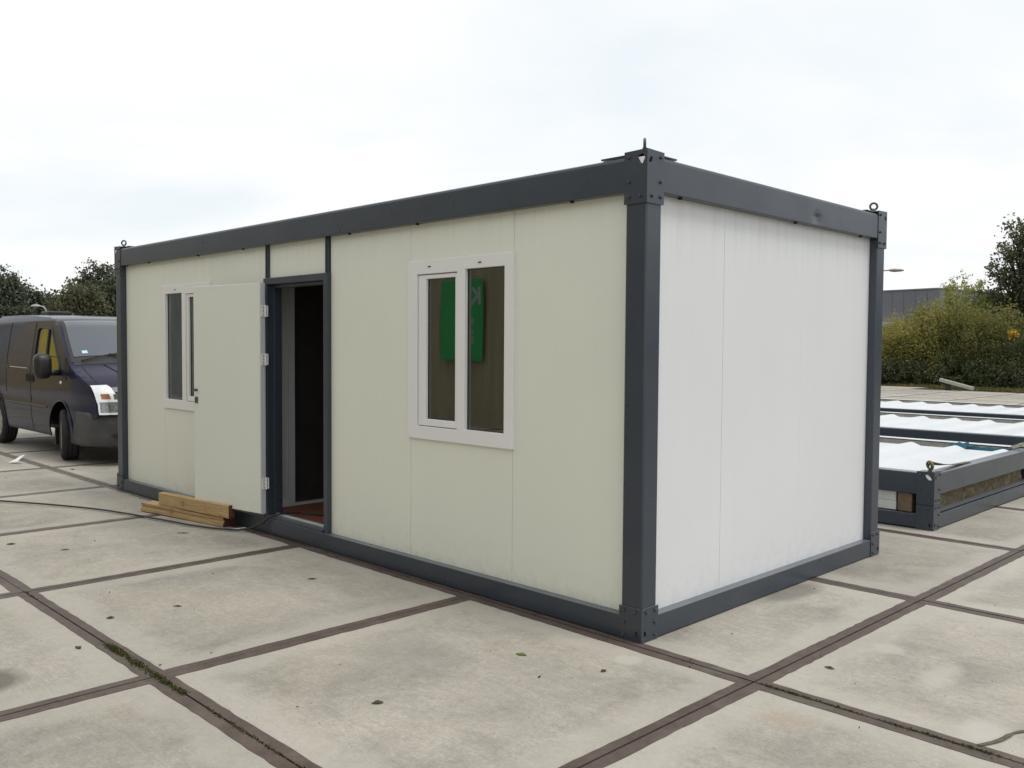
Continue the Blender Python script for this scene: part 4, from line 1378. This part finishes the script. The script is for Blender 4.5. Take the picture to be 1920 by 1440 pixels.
M['leaf_brown'] = mat_simple('dead_leaf_brown', (0.060, 0.040, 0.022), 0.8, var=0.35, scale=60)
M['leaf_green'] = mat_simple('fallen_leaf_green', (0.105, 0.135, 0.030), 0.6, var=0.35, scale=60)
M['paper'] = mat_simple('white_paper', (0.80, 0.80, 0.78), 0.7, var=0.04)
def litter_leaf(x, y, length, ang, mat, label, curl=0.35, wid=0.42):
    n = 7
    length *= 0.68
    curl *= 0.7
    pts, fs = [], []
    for i in range(n + 1):
        t = i / n
        w = wid * length * math.sin(PI * min(1, t * 0.96 + 0.02)) ** 0.8 / 2
        zc = -0.0015 + curl * length * 0.30 * (t - 0.45) ** 2
        for b in (-1, -0.5, 0, 0.5, 1):
            lx, ly = (t - 0.5) * length, b * w * (1 + 0.22 * math.sin(t * 23 + b)) + 0.06 * length * math.sin(t * 2.6)
            z = zc + (abs(b) ** 1.5 * w * curl) * (1.0 if b > 0 else 0.45) + 0.0015 * math.sin(t * 11 + b * 3)
            pts.append((x + lx * math.cos(ang) - ly * math.sin(ang), y + lx * math.sin(ang) + ly * math.cos(ang), z))
    for i in range(n):
        for j in range(4):
            fs.append((i * 5 + j, (i + 1) * 5 + j, (i + 1) * 5 + j + 1, i * 5 + j + 1))
    o = mesh_obj('fallen_leaf', pts, fs, mat, None, True, loc=(x, y, 0))
    sd = o.modifiers.new('thick', 'SOLIDIFY'); sd.thickness = 0.0015
    tag(o, label, 'leaf', 'leaves fallen on the yard slabs')
litter_leaf(-0.329, -0.588, 0.085, 0.3, M['leaf_green'], 'single green leaf lying on the slab before the cabin', 0.3, 0.55)
litter_leaf(-0.332, -1.502, 0.075, 0.9, M['leaf_brown'], 'dark curled leaf on the big slab nearest the camera', 0.8, 0.5)
litter_leaf(0.878, 0.384, 0.075, 0.0, M['leaf_brown'], 'small dark leaf right of the cabin corner, beside the wide joint', 0.6, 0.4)
litter_leaf(0.12, -0.465, 0.05, 1.3, M['leaf_brown'], 'tiny brown leaf below the near corner post, next to a pale patch', 0.9, 0.6)
litter_leaf(-2.387, -1.482, 0.075, 0.7, M['leaf_brown'], 'brown leaf on the slab left of the moss-grown joint, upper one', 0.3, 0.3)
litter_leaf(-2.429, -1.867, 0.065, 0.9, M['leaf_brown'], 'dark oval leaf at the edge of the joint on the left', 0.5, 0.6)
litter_leaf(-2.376, -0.54, 0.085, 0.9, M['leaf_brown'], 'brown leaf on the slab before the door side panel', 0.3, 0.35)
litter_leaf(-4.93, -1.683, 0.10, 0.9, M['leaf_brown'], 'brown leaf near the left picture edge below the cable', 0.5, 0.45)
litter_leaf(-4.442, -1.439, 0.09, 0.9, M['leaf_brown'], 'thin leaf between the cable and the left slab joint', 0.2, 0.3)
litter_leaf(-4.412, -0.507, 0.14, 0.75, M['leaf_brown'], 'long thin leaf in front of the timber', 0.15, 0.16)
litter_leaf(-2.02, -2.19, 0.075, 0.1, M['leaf_brown'], 'dead leaf beside the start of the mossy joint', 0.4, 0.45)
litter_leaf(-9.064, 0.20, 0.12, 0.3, M['leaf_brown'], 'dead leaf on the slabs before the van', 0.3, 0.4)
# paper scrap and white strip
mb = MB()
px_, py_ = -10.12, -0.142
mb.add([(px_ + 0.7 * a_, py_ + 0.7 * b_, 0.004 + 0.62 * c_) for a_, b_, c_ in ((-0.13, -0.10, 0.0), (-0.03, -0.06, 0.03), (0.08, 0.0, 0.045), (0.10, 0.13, 0.19), (-0.02, 0.09, 0.15), (-0.12, 0.0, 0.06))], [(0, 1, 5), (1, 2, 4, 5), (2, 3, 4)])
o = mb.build('paper_scrap', M['paper']); sd = o.modifiers.new('thick', 'SOLIDIFY'); sd.thickness = 0.001
tag(o, 'crumpled white paper scrap on the slabs before the van', 'paper')
o = MB().box(-0.075, 0.075, -0.007, 0.007, 0.002, 0.008, T=lambda a, b, c: (-4.24 + a * 0.12 - b, -0.10 + a + b * 0.12, c)).build('plastic_strip', M['paper'], bevel=0.001)
tag(o, 'thin white plastic strip between timber end and cabin beam', 'strip')
# crack with dark fill at the right edge
M['crack'] = mat_simple('crack_fill', (0.10, 0.080, 0.06), 0.9, var=0.3, scale=30)
mb = MB()
cp = [Vector((1.70 + 0.30 * t + 0.012 * math.sin(t * 17), -0.02 + 0.85 * t + 0.02 * math.sin(t * 9), 0.0)) for t in np.linspace(0, 1, 26)]
rr = random.Random(5)
pts, fs = [], []
for i, p in enumerate(cp):
    w = 0.006 + rr.uniform(0, 0.006)
    pts += [(p.x - w, p.y, 0.0012), (p.x + w, p.y, 0.0012)]
for i in range(len(cp) - 1):
    fs.append((2 * i, 2 * i + 1, 2 * i + 3, 2 * i + 2))
mb.add(pts, fs); mb.build('crack', M['crack'], pave)

# ------------------------------------------------------------------ leaf meshes
def leaf_mesh(name, centers, sizes, tints, mat, parent, aspect=0.5, droop=0.0, flat=0.0):
    n = len(centers)
    d = rng.normal(size=(n, 3)); d[:, 2] -= droop
    d /= np.linalg.norm(d, axis=1)[:, None]
    e_ = rng.normal(size=(n, 3)); e_ -= (e_ * d).sum(1)[:, None] * d
    e_ /= np.linalg.norm(e_, axis=1)[:, None]
    s = sizes[:, None]
    nn = np.cross(d, e_)
    v = np.empty((n, 4, 3))
    v[:, 0] = centers - d * s * 0.5
    v[:, 1] = centers + e_ * s * aspect * 0.5 + nn * s * 0.06
    v[:, 2] = centers + d * s * 0.5
    v[:, 3] = centers - e_ * s * aspect * 0.5 + nn * s * 0.06
    off = np.array(woff(parent))
    v = (v - off).reshape(-1, 3)
    me = bpy.data.meshes.new(name)
    me.vertices.add(4 * n); me.loops.add(4 * n); me.polygons.add(n)
    me.vertices.foreach_set('co', v.ravel())
    me.loops.foreach_set('vertex_index', np.arange(4 * n, dtype=np.int32))
    me.polygons.foreach_set('loop_start', np.arange(0, 4 * n, 4, dtype=np.int32))
    me.update(calc_edges=True)
    at = me.attributes.new('tint', 'FLOAT', 'POINT')
    at.data.foreach_set('value', np.repeat(np.clip(tints, 0, 1), 4).astype(np.float32))
    me.materials.append(mat)
    o = bpy.data.objects.new(name, me)
    COL.objects.link(o)
    if parent is not None: o.parent = parent
    return o

# moss along the joints
def moss_run(x0, x1, y, n, w):
    xs_ = rng.uniform(x0, x1, n); 
    dens = np.sin(xs_ * 9.0) * 0.3 + np.sin(xs_ * 23.0) * 0.25 + rng.uniform(0, 1, n)
    keep = dens > 0.5
    xs_ = xs_[keep]
    ys_ = y + (xs_ - GX) * sg / cg + rng.normal(0, w, len(xs_))
    zs_ = -0.005 + np.abs(rng.normal(0, 0.004, len(xs_)))
    return np.stack([xs_, ys_, zs_], 1)
def jy(j):
    return GY + j * PITCH
mo = np.concatenate([moss_run(-1.98, -1.40, jy(-1), 5200, 0.011), moss_run(-1.38, -1.02, jy(-1), 2600, 0.009), moss_run(-0.85, 0.1, jy(-1), 1600, 0.005), moss_run(0.74, 2.4, jy(0), 5600, 0.0055), moss_run(-3.4, -3.1, jy(-1), 150, 0.004)])
mos = leaf_mesh('moss', mo, rng.uniform(0.006, 0.014, len(mo)), rng.uniform(0, 1, len(mo)), M['moss'], None, 0.7)
tag(mos, 'green moss growing in the slab joints', kind='stuff')

# tiny crumbs of earth, bark and leaf blown over the slabs
ng = 520
cx_ = rng.uniform(-9.5, 2.6, ng); cy_ = rng.uniform(-2.9, 0.0, ng)
hug = rng.uniform(0, 1, ng) < 0.35
cy_[hug] = -0.02 - np.abs(rng.normal(0, 0.035, hug.sum())); cx_[hug] = rng.uniform(-7.0, 0.5, hug.sum())
rt_ = rng.uniform(0, 1, ng) < 0.18
cx_[rt_] = rng.uniform(0.1, 2.6, rt_.sum()); cy_[rt_] = rng.uniform(0.0, 4.0, rt_.sum())
gr_ = leaf_mesh('ground_crumbs', np.stack([cx_, cy_, np.full(ng, 0.0015)], 1), np.clip(rng.lognormal(-4.75, 0.55, ng), 0.004, 0.028), rng.uniform(0, 1, ng), mat_leaf('ground_crumb', [(0.02, 0.017, 0.012), (0.06, 0.048, 0.03), (0.22, 0.19, 0.14)], 0.05), None, 0.45)
tag(gr_, 'crumbs of earth and leaf scattered over the slabs', kind='stuff')

# ================================================================== TREES AND HEDGE
M['bark'] = mat_simple('tree_bark', (0.055, 0.045, 0.035), 0.9, var=0.3, scale=10, bump=0.4)
LM = {
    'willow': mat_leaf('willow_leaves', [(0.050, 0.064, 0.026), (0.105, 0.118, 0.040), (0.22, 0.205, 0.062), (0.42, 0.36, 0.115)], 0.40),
    'green': mat_leaf('green_shrub_leaves', [(0.040, 0.055, 0.028), (0.080, 0.098, 0.040), (0.15, 0.165, 0.065)]),
    'olive': mat_leaf('olive_shrub_leaves', [(0.045, 0.058, 0.026), (0.085, 0.098, 0.038), (0.16, 0.16, 0.056), (0.29, 0.26, 0.085)], 0.40),
    'dark': mat_leaf('dark_tree_leaves', [(0.060, 0.068, 0.046), (0.10, 0.112, 0.064), (0.16, 0.172, 0.09)], 0.38),
    'far': mat_leaf('far_tree_leaves', [(0.075, 0.088, 0.070), (0.11, 0.125, 0.092), (0.15, 0.165, 0.115)], 0.35),  # far leaf colours lightened to stand in for distance haze
    'far_brown': mat_leaf('far_autumn_leaves', [(0.085, 0.086, 0.056), (0.125, 0.125, 0.075), (0.18, 0.165, 0.095)], 0.35),
    'yellow': mat_leaf('yellow_leaves', [(0.30, 0.19, 0.02), (0.45, 0.30, 0.03), (0.50, 0.36, 0.05)]),
    'sapling': mat_leaf('sapling_leaves', [(0.20, 0.215, 0.075), (0.32, 0.33, 0.13), (0.44, 0.44, 0.19)], 0.5),
}
def plant(name, label, cat, base, lobes, mat, leaf, n_leaf, clump=0.35, group=None, trunk_h=None, trunk_r=0.08, stems=1, seed=0, aspect=0.5, surface=0.55, tint_z=0.0, droop=0.0, spray=0.0, nclump=None):
    """lobes: (dx, dy, z, rx, ry, rz) relative to base; leaves gather in clumps spread through each lobe"""
    r = random.Random(seed); nr = np.random.default_rng(seed)
    root = empty(name, base, label, cat, group)
    vol = [l[3] * l[4] * l[5] for l in lobes]; tot = sum(vol)
    cents, tints, sizes = [], [], []
    tb = MB()
    b = Vector(base)
    tops = []
    if trunk_h:
        top = b + Vector((r.uniform(-0.1, 0.1) * trunk_h, 0, trunk_h))
        n_ = 6
        tb.tube([b + (top - b) * (i / n_) + Vector((math.sin(i * 1.3 + seed) * 0.02 * trunk_h, math.cos(i * 1.7 + seed) * 0.02 * trunk_h, 0)) * (i > 0) - Vector((0, 0, 0.12)) * (i == 0) for i in range(n_ + 1)], [trunk_r * (1.25 - 0.65 * i / n_) for i in range(n_ + 1)], 8)
    for l, vv in zip(lobes, vol):
        nl = int(n_leaf * vv / tot)
        ncl = nclump or max(6, int(2.6 * (l[3] * l[4] * l[5]) / clump ** 3))
        ncl = min(ncl, 260)
        u = nr.normal(size=(ncl, 3)); u /= np.linalg.norm(u, axis=1)[:, None]
        rad = nr.uniform(0, 1, ncl) ** (1 / 3) * (1 - surface) + surface * nr.uniform(0.72, 1.06, ncl)
        cc = np.array(base) + np.array(l[:3]) + u * rad[:, None] * np.array(l[3:6])
        cc = cc[cc[:, 2] > 0.15]
        ncl = len(cc)
        cr = clump * nr.uniform(0.5, 1.25, ncl)
        idx = nr.integers(0, ncl, nl)
        g_ = nr.normal(size=(nl, 3)) * 0.48
        if spray:
            g_[:, 2] *= 1 + spray
        c_ = cc[idx] + g_ * cr[idx][:, None]
        c_[:, 2] = np.maximum(c_[:, 2], 0.03)
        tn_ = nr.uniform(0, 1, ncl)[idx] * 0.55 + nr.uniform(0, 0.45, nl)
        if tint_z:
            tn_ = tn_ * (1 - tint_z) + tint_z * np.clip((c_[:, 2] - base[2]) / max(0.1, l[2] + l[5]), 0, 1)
        cents.append(c_); tints.append(tn_); sizes.append(leaf * nr.uniform(0.6, 1.3, nl))
        # limbs: from the trunk (or the ground) to a share of the clumps
        hub = b + Vector((l[0] * 0.35, l[1] * 0.35, (trunk_h or 0.0) * 0.75 + 0.0))
        lc = b + Vector(l[:3])
        tb.tube([hub, hub.lerp(lc, 0.5) + Vector((r.uniform(-.1, .1), r.uniform(-.1, .1), 0.1)) * l[5], lc], [trunk_r * 0.55, trunk_r * 0.38, trunk_r * 0.22], 6)
        for q in nr.choice(ncl, min(ncl, 26), replace=False):
            e1 = Vector(cc[q]); s0 = hub.lerp(lc, r.uniform(0.3, 1.0))
            tb.tube([s0, s0.lerp(e1, 0.55) + Vector((0, 0, -0.06 * l[5])), e1], [trunk_r * 0.2, trunk_r * 0.12, trunk_r * 0.05], 5)
    tb.build('trunk', M['bark'], root)
    leaf_mesh('crown', np.concatenate(cents), np.concatenate(sizes), np.concatenate(tints), mat, root, aspect, droop)
    return root
def at(px, dist):
    """ground point at a distance along the view through column px"""
    d = F + RV * ((px - 960) / 1682.55)
    d.z = 0; d.normalize()
    return (CAM.x + d.x * dist, CAM.y + d.y * dist, -0.05)
def hz(px, py, dist):
    d = F + RV * ((px - 960) / 1682.55) - UV * ((py - 720) / 1682.55)
    return CAM.z + d.z / math.hypot(d.x, d.y) * dist
HG = 'shrubs and trees along the far edge of the yard'
# yellow-green willow scrub right of the cabin
D0 = 45.0
specs = [
    ('yellowing willow shrub showing beside the far corner post', 1640, 44.6, 612, 4.6, 'willow', 1),
    ('broad yellow-green willow shrub in front of the grey hall', 1700, 44.3, 586, 3.8, 'willow', 2),
    ('tallest yellow-green willow shrub left of the dark tree', 1762, 44.6, 556, 3.4, 'olive', 3),
    ('yellow-green shrub behind the concrete post, under the dark tree', 1832, 43.8, 566, 3.4, 'olive', 4),
    ('dark green shrub at the right picture edge', 1905, 42.8, 625, 2.6, 'green', 5),
    ('leafy shrub beyond the right picture edge', 1990, 42.6, 600, 3.0, 'green', 6),
]
for lb, px, ds, pyt, wd, mk, sd in specs:
    base = at(px, ds); ht = hz(px, pyt, ds)
    w = wd * 0.5
    lobes = [(0, 0, ht * 0.42, w * 0.95, w * 0.8, ht * 0.42), (-w * 0.5, 0.2, ht * 0.62, w * 0.55, w * 0.6, ht * 0.30), (w * 0.45, 0.1, ht * 0.66, w * 0.55, w * 0.6, ht * 0.30), (0.1, -0.7, ht * 0.25, w * 0.9, 0.6, ht * 0.26)]
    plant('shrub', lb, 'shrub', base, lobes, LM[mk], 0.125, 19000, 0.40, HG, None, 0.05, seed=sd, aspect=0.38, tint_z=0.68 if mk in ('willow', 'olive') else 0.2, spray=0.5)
for k_, (ax_, ay_) in enumerate(((2.5, 31.5), (8.5, 29.8), (15.0, 28.0), (22.0, 26.0), (29.0, 24.0))):  # unseen hedge continuation, added to darken the reflection in the end posts
    lb = ['first', 'second', 'third', 'fourth', 'fifth'][k_] + ' added tall hedge tree, unseen, counted rightwards beyond the right picture edge'
    plant('unseen_hedge_tree', lb, 'tree', (ax_, ay_ + 6, -0.05), [(0, 0, 2.0, 3.4, 1.6, 2.1), (-1.2, 0, 4.0, 2.2, 1.5, 1.9), (1.4, 0.3, 3.8, 2.2, 1.5, 2.0)], LM['green'], 0.24, 9000, 0.55, HG, 2.0, 0.12, seed=80 + k_, aspect=0.6)
# low dark understorey closing the foot of the hedge
for k_, (px, ds, lb) in enumerate(((1660, 43.4, 'low dark undergrowth at the foot of the leftmost willow'), (1735, 43.2, 'low dark undergrowth left of the tilted concrete post'), (1800, 42.8, 'low dark bramble behind the tilted concrete post'), (1868, 42.2, 'low bramble right of the tilted concrete post'), (1930, 41.6, 'low bramble at the right picture edge'))):
    base = at(px, ds)
    plant('bramble', lb, 'undergrowth', base, [(0, 0, 0.55, 1.3, 0.7, 0.6), (0.7, 0.2, 0.8, 0.9, 0.6, 0.6)], LM['green'] if k_ % 2 else LM['dark'], 0.10, 7000, 0.28, HG, None, 0.02, seed=20 + k_, aspect=0.6)
# slender sapling rising out of the scrub
base = at(1800, 46.5); ht = hz(1800, 508, 46.5)
plant('sapling', 'thin pale sapling with sparse leaves rising above the willow scrub', 'tree', base,
      [(-0.25, 0, ht * 0.78, 0.6, 0.5, ht * 0.20), (0.55, 0, ht * 0.76, 0.45, 0.45, ht * 0.18), (-0.75, 0, ht * 0.66, 0.55, 0.5, ht * 0.15), (0.9, 0.2, ht * 0.66, 0.5, 0.5, ht * 0.14)], LM['sapling'], 0.13, 3600, 0.24, HG, ht * 0.55, 0.04, seed=31, aspect=0.5, nclump=40, surface=0.7)
# dark tree at the right edge
base = at(1945, 47.0)
tr = 47.0 / 1682.0
lob = []
for px, py, rx, rz in ((1896, 428, 13, 17), (1912, 446, 17, 15), (1884, 470, 15, 13), (1908, 482, 20, 15), (1940, 440, 24, 30), (1872, 505, 18, 13), (1896, 522, 24, 16), (1850, 552, 22, 10), (1878, 556, 26, 15), (1915, 545, 24, 28), (1965, 500, 50, 60), (1890, 595, 34, 22), (1925, 620, 40, 34), (1975, 590, 60, 60), (1905, 655, 40, 28)):
    p = at(px, 47.0)
    lob.append((p[0] - base[0], p[1] - base[1], hz(px, py, 47.0), rx * tr, 1.2, rz * tr))
plant('dark_tree', 'tall dark broadleaf tree at the right picture edge', 'tree', base, lob, LM['dark'], 0.16, 17000, 0.30, HG, 3.4, 0.14, seed=41, aspect=0.62, surface=0.6)
base = at(1898, 41.6); 
plant('yellow_shrub', 'small bright yellow leaved sprig in the dark hedge', 'shrub', base, [(0, 0, hz(1898, 627, 41.6), 0.15, 0.15, 0.24)], LM['yellow'], 0.11, 260, 0.16, HG, hz(1898, 640, 41.6), 0.015, seed=44, aspect=0.6)
base = at(1830, 50.0)
plant('conifer_clump', 'dark green bush top between sapling and dark tree', 'tree', base, [(0, 0, hz(1836, 592, 50), 0.7, 0.6, 0.9), (0.25, 0, hz(1842, 562, 50), 0.25, 0.25, 0.5)], LM['dark'], 0.13, 3500, 0.25, HG, 2.2, 0.07, seed=45)

# trees beyond the van
LG = 'trees beyond the van'
def far_tree(lb, px, dist, blobs, mk, sd, n=16000, leaf=0.30, cl=0.75, th=4.0):
    base = at(px, dist); s = dist / 1682.0
    lob = []
    for bx_, by_, rx, rz in blobs:
        p = at(bx_, dist)
        lob.append((p[0] - base[0], p[1] - base[1], hz(bx_, by_, dist), rx * s, rx * s * 0.9, rz * s))
    plant('broadleaf_tree', lb, 'tree', base, lob, LM[mk], leaf, n, cl, LG, th, 0.28, seed=sd, aspect=0.7, surface=0.55)
far_tree('dense dark tree at the left picture edge', 5, 92, [(8, 552, 32, 34), (-30, 545, 42, 42), (24, 545, 20, 24), (5, 610, 55, 45)], 'far', 61)
far_tree('lower dark tree beside the left edge tree', 62, 95, [(55, 565, 20, 26), (72, 575, 22, 22), (60, 620, 40, 35)], 'far', 62, 12000)
far_tree('low dark tree in the dip behind the street lamp', 95, 99, [(92, 578, 22, 20), (100, 610, 40, 34)], 'far', 63, 10000)
far_tree('brownish bushy tree behind the van roof', 145, 84, [(135, 575, 30, 32), (160, 570, 34, 34), (120, 590, 22, 26), (150, 620, 55, 40)], 'far_brown', 64, 18000, 0.26)
far_tree('tall airy tree rising beside the cabin end', 185, 93, [(172, 512, 14, 18), (150, 522, 14, 14), (190, 530, 22, 26), (205, 500, 10, 10), (178, 560, 34, 34), (140, 540, 12, 12), (225, 560, 45, 45)], 'far', 65, 13000, 0.27, 0.5)
far_tree('dark tree largely hidden behind the cabin end', 235, 90, [(225, 540, 28, 34), (250, 570, 50, 50)], 'far', 66, 12000)

# verge of rough grass along the hedge foot
nv_ = 34000
t = rng.uniform(-14, 18, nv_); d_ = np.abs(rng.normal(0, 0.55, nv_))
ctr = np.stack([VA.x + VD.x * t + VN.x * d_, VA.y + VD.y * t + VN.y * d_, np.full(nv_, -0.03) + np.abs(rng.normal(0, 0.05, nv_)) * (0.35 + d_)], 1)
LM['grass'] = mat_leaf('rough_verge_grass', [(0.055, 0.085, 0.020), (0.10, 0.12, 0.032), (0.22, 0.15, 0.07)])
gr = leaf_mesh('grass_verge', ctr, rng.uniform(0.08, 0.20, nv_), np.clip(rng.uniform(0, 0.8, nv_) + 0.25 * (d_ < 0.25) + 0.25 * np.sin(t * 1.3), 0, 1), LM['grass'], None, 0.18)
tag(gr, 'rough grass and dead leaves along the hedge foot', kind='stuff')

# tilted concrete post lying on the verge
M['old_concrete'] = mat_simple('old_concrete_post', (0.36, 0.355, 0.315), 0.9, var=0.15, scale=6, bump=0.2)
pa = Vector(at(1760, 38.8)); pb = Vector(at(1823, 38.2))
pa.z, pb.z = 0.33, 0.03
ax = (pb - pa).normalized(); sd_ = Vector((-ax.y, ax.x, 0)).normalized(); up_ = ax.cross(sd_); up_ = up_ if up_.z > 0 else -up_
Ln = (pb - pa).length
o = MB().box(0, Ln, 0, 0.14, 0, 0.13, T=lambda a, b, c: tuple(pa + ax * a + sd_ * b + up_ * c)).build('concrete_post', M['old_concrete'], bevel=0.012)
tag(o, 'grey concrete post lying tilted at the hedge foot', 'post')
o = MB().box(0.22, 0.42, 0.02, 0.22, -0.1, 0.33 - 0.055, T=lambda a, b, c: (pa.x + a, pa.y + b, c)).build('concrete_block', M['earth'], bevel=0.02)
tag(o, 'low broken block propping the raised end of the concrete post', 'block')

# ================================================================== HALL, LAMPS, WAREHOUSE
def street_lamp(label, base, h, arm_dir, arm, head, col, group='street lamps'):
    root = empty('street_lamp', base, label, 'street lamp', group)
    b = Vector(base); ad = Vector(arm_dir).normalized()
    MB().tube([b, b + Vector((0, 0, h * 0.5)), b + Vector((0, 0, h - 0.35))], [0.09, 0.075, 0.055], 10).build('pole', col, root, smooth=True)
    top = b + Vector((0, 0, h - 0.35))
    MB().tube([top, top + Vector((0, 0, 0.18)) + ad * 0.08, top + Vector((0, 0, 0.30)) + ad * arm * 0.4, top + Vector((0, 0, 0.36)) + ad * arm], [0.055, 0.05, 0.042, 0.04], 8).build('arm', col, root, smooth=True)
    s = ad.cross(Vector((0, 0, 1)))
    c0 = top + Vector((0, 0, 0.36)) + ad * arm
    rings = []
    for t_, w, hh in ((-0.05, 0.05, 0.05), (0.08, 0.12, 0.09), (0.35 * head, 0.17, 0.11), (0.8 * head, 0.15, 0.08), (head, 0.06, 0.04)):
        c_ = c0 + ad * t_
        rings.append([c_ + s * (w * math.cos(a)) + Vector((0, 0, hh * math.sin(a))) for a in [2 * PI * k_ / 10 for k_ in range(10)]])
    MB().loft(rings).build('lamp_head', col, root, smooth=True)
M['lamp_grey'] = mat_simple('pale_lamp_metal', (0.42, 0.41, 0.39), 0.6, 0.0, var=0.1)
M['lamp_old'] = mat_simple('weathered_lamp_metal', (0.30, 0.25, 0.23), 0.6, 0.0, var=0.1)
bp = at(89, 66); street_lamp('pale street lamp standing before the trees above the van roof', bp, hz(89, 574, 66) + 0.05, -RV, 0.45, 0.52, M['lamp_grey'])
bp = at(1605, 60); street_lamp('street lamp whose head sticks out beside the far corner post', bp, hz(1660, 505, 60) + 0.02, RV, 1.95, 0.85, M['lamp_old'])

M['hall_clad'] = mat_simple('grey_hall_cladding', (0.15, 0.155, 0.175), 0.6, var=0.06, scale=0.8)
M['hall_trim'] = mat_simple('pale_hall_trim', (0.45, 0.46, 0.48), 0.6, var=0.05)
h0, h1 = Vector(at(1480, 92)), Vector(at(1757, 84))
h0.z = h1.z = -0.05
hd_ = (h1 - h0); hl_ = hd_.length; hd_.normalize(); hn_ = Vector((-hd_.y, hd_.x, 0))
hall = empty('industrial_hall', tuple((h0 + h1) / 2), 'grey clad flat-roofed hall behind the willow scrub', 'building')
HT = hz(1757, 540, 84)
def HTf(a, b, c):
    p = h0 + hd_ * a + hn_ * b
    return (p.x, p.y, c)
MB().box(0, hl_, 0.06, 22, -0.05, HT - 0.10, T=HTf).build('wall', M['hall_clad'], hall)
npan = int(hl_ / 1.05)
for k_ in range(npan):
    MB().box(hl_ * k_ / npan + 0.012, hl_ * (k_ + 1) / npan - 0.012, 0.0, 0.055, 1.2, HT - 0.11, T=HTf).build('cladding_panel', M['hall_clad'], hall)
MB().box(-0.05, hl_ + 0.05, -0.05, 22.1, HT - 0.10, HT + 0.03, T=HTf).build('roof_edge', M['hall_clad'], hall)
MB().box(0, hl_ * 0.72, -1.2, -0.01, hz(1660, 612, 86), hz(1660, 604, 86), T=HTf).build('canopy', M['hall_trim'], hall)

# warehouse behind the photographer: seen only mirrored in the window glass
def mat_warehouse():
    k = NT('beige_corrugated_cladding')
    q = k.pos()
    a = k.noise(q, 1.2, 5, 0.6, 0.3, sc=(2.5, 1, 0.25))
    col = k.ramp(a, 0.3, 0.7, c4(0.33, 0.29, 0.185), c4(0.45, 0.40, 0.27))
    k.princ(col, 0.6, spec=0.3)
    return k.m
M['ware'] = mat_warehouse()
M['ware_grey'] = mat_simple('grey_green_cladding', (0.27, 0.29, 0.28), 0.6, var=0.1, scale=0.6)
WYF = -8.2
ware = empty('warehouse', (-20, WYF - 6, -0.05), 'long beige corrugated warehouse behind the photographer, mirrored in the window glass', 'building')
MB().box(-58, 3, WYF - 12, WYF - 0.12, -0.05, 5.6).build('wall', M['hall_clad'], ware)
ncl = 61
for k_ in range(ncl):
    xa = -58 + k_ * 1.0
    mb = MB()
    prof_ = []
    for c_ in range(4):
        o_ = xa + c_ * 0.25
        prof_ += [(o_, 0.0), (o_ + 0.10, 0.0), (o_ + 0.125, 0.018), (o_ + 0.225, 0.018)]
    prof_ += [(xa + 0.998, 0.0)]
    pts = [(a, WYF - 0.06 + b, -0.05) for a, b in prof_] + [(a, WYF - 0.06 + b, 5.55) for a, b in prof_]
    n_ = len(prof_)
    mb.add(pts, [(i, i + 1, n_ + i + 1, n_ + i) for i in range(n_ - 1)])
    mb.build('cladding_sheet', M['ware'] if xa > -20 else M['ware_grey'], ware)
MB().box(-58.1, 3.1, WYF - 12.1, WYF + 0.05, 5.56, 5.75).build('roof_edge', M['hall_clad'], ware)
M['banner'] = mat_simple('green_banner_fabric', (0.045, 0.42, 0.11), 0.6, var=0.06, scale=2)
M['banner_white'] = mat_simple('white_banner_print', (0.42, 0.50, 0.43), 0.6, var=0.1)
ban = empty('green_banner', (-10.76, WYF + 0.05, 1.30), 'green banner with white lettering, mirrored in the right-hand cabin window', 'banner')
mb = MB(); plate(mb, rect(-11.40, -10.12, 1.30, 2.93), [], 0.03, 0.034, lambda a, b, t: (a, WYF + t, b)); mb.build('banner_cloth', M['banner'], ban)
def text(body_, x, z, size, parent):
    cu = bpy.data.curves.new('banner_text', 'FONT'); cu.body = body_; cu.size = size; cu.extrude = 0.001; cu.offset = size * 0.022
    o_ = bpy.data.objects.new('lettering', cu); COL.objects.link(o_)
    dg = bpy.context.evaluated_depsgraph_get()
    me = bpy.data.meshes.new_from_object(o_.evaluated_get(dg))
    bpy.data.objects.remove(o_); bpy.data.curves.remove(cu)
    me.materials.append(M['banner_white'])
    ob = bpy.data.objects.new('lettering', me); COL.objects.link(ob); ob.parent = parent
    ob.rotation_euler = (PI / 2, 0, PI)
    ob.location = Vector((x, WYF + 0.038, z)) - parent.location
text('KM', -10.15, 2.42, 0.50, ban)
text('Bo', -10.37, 2.02, 0.20, ban)
text('va', -10.37, 1.83, 0.20, ban)
text('E', -10.37, 1.64, 0.20, ban)
text('n', -10.89, 1.64, 0.20, ban)
# yellow steel containers mirrored in the van's flank
M['yellow_paint'] = mat_simple('yellow_container_paint', (0.50, 0.37, 0.04), 0.5, var=0.12, scale=2)
for z_, lb in ((0.0, 'lower of two stacked yellow containers behind the photographer, mirrored in the van'), (2.62, 'upper of two stacked yellow containers behind the photographer, mirrored in the van')):
    yc = empty('yellow_container', (-30.2, -7.9, z_), lb, 'container', 'yellow containers stacked behind the photographer')
    MB().box(-31.6, -29.1, -8.1, -4.85, z_ + 0.01, z_ + 2.6).build('container_body', M['yellow_paint'], yc, bevel=0.03)
    for k_ in range(9):
        MB().box(-31.5 + k_ * 0.265, -31.37 + k_ * 0.265, -4.85, -4.82, z_ + 0.2, z_ + 2.4).build('corrugation', M['yellow_paint'], yc, bevel=0.008)
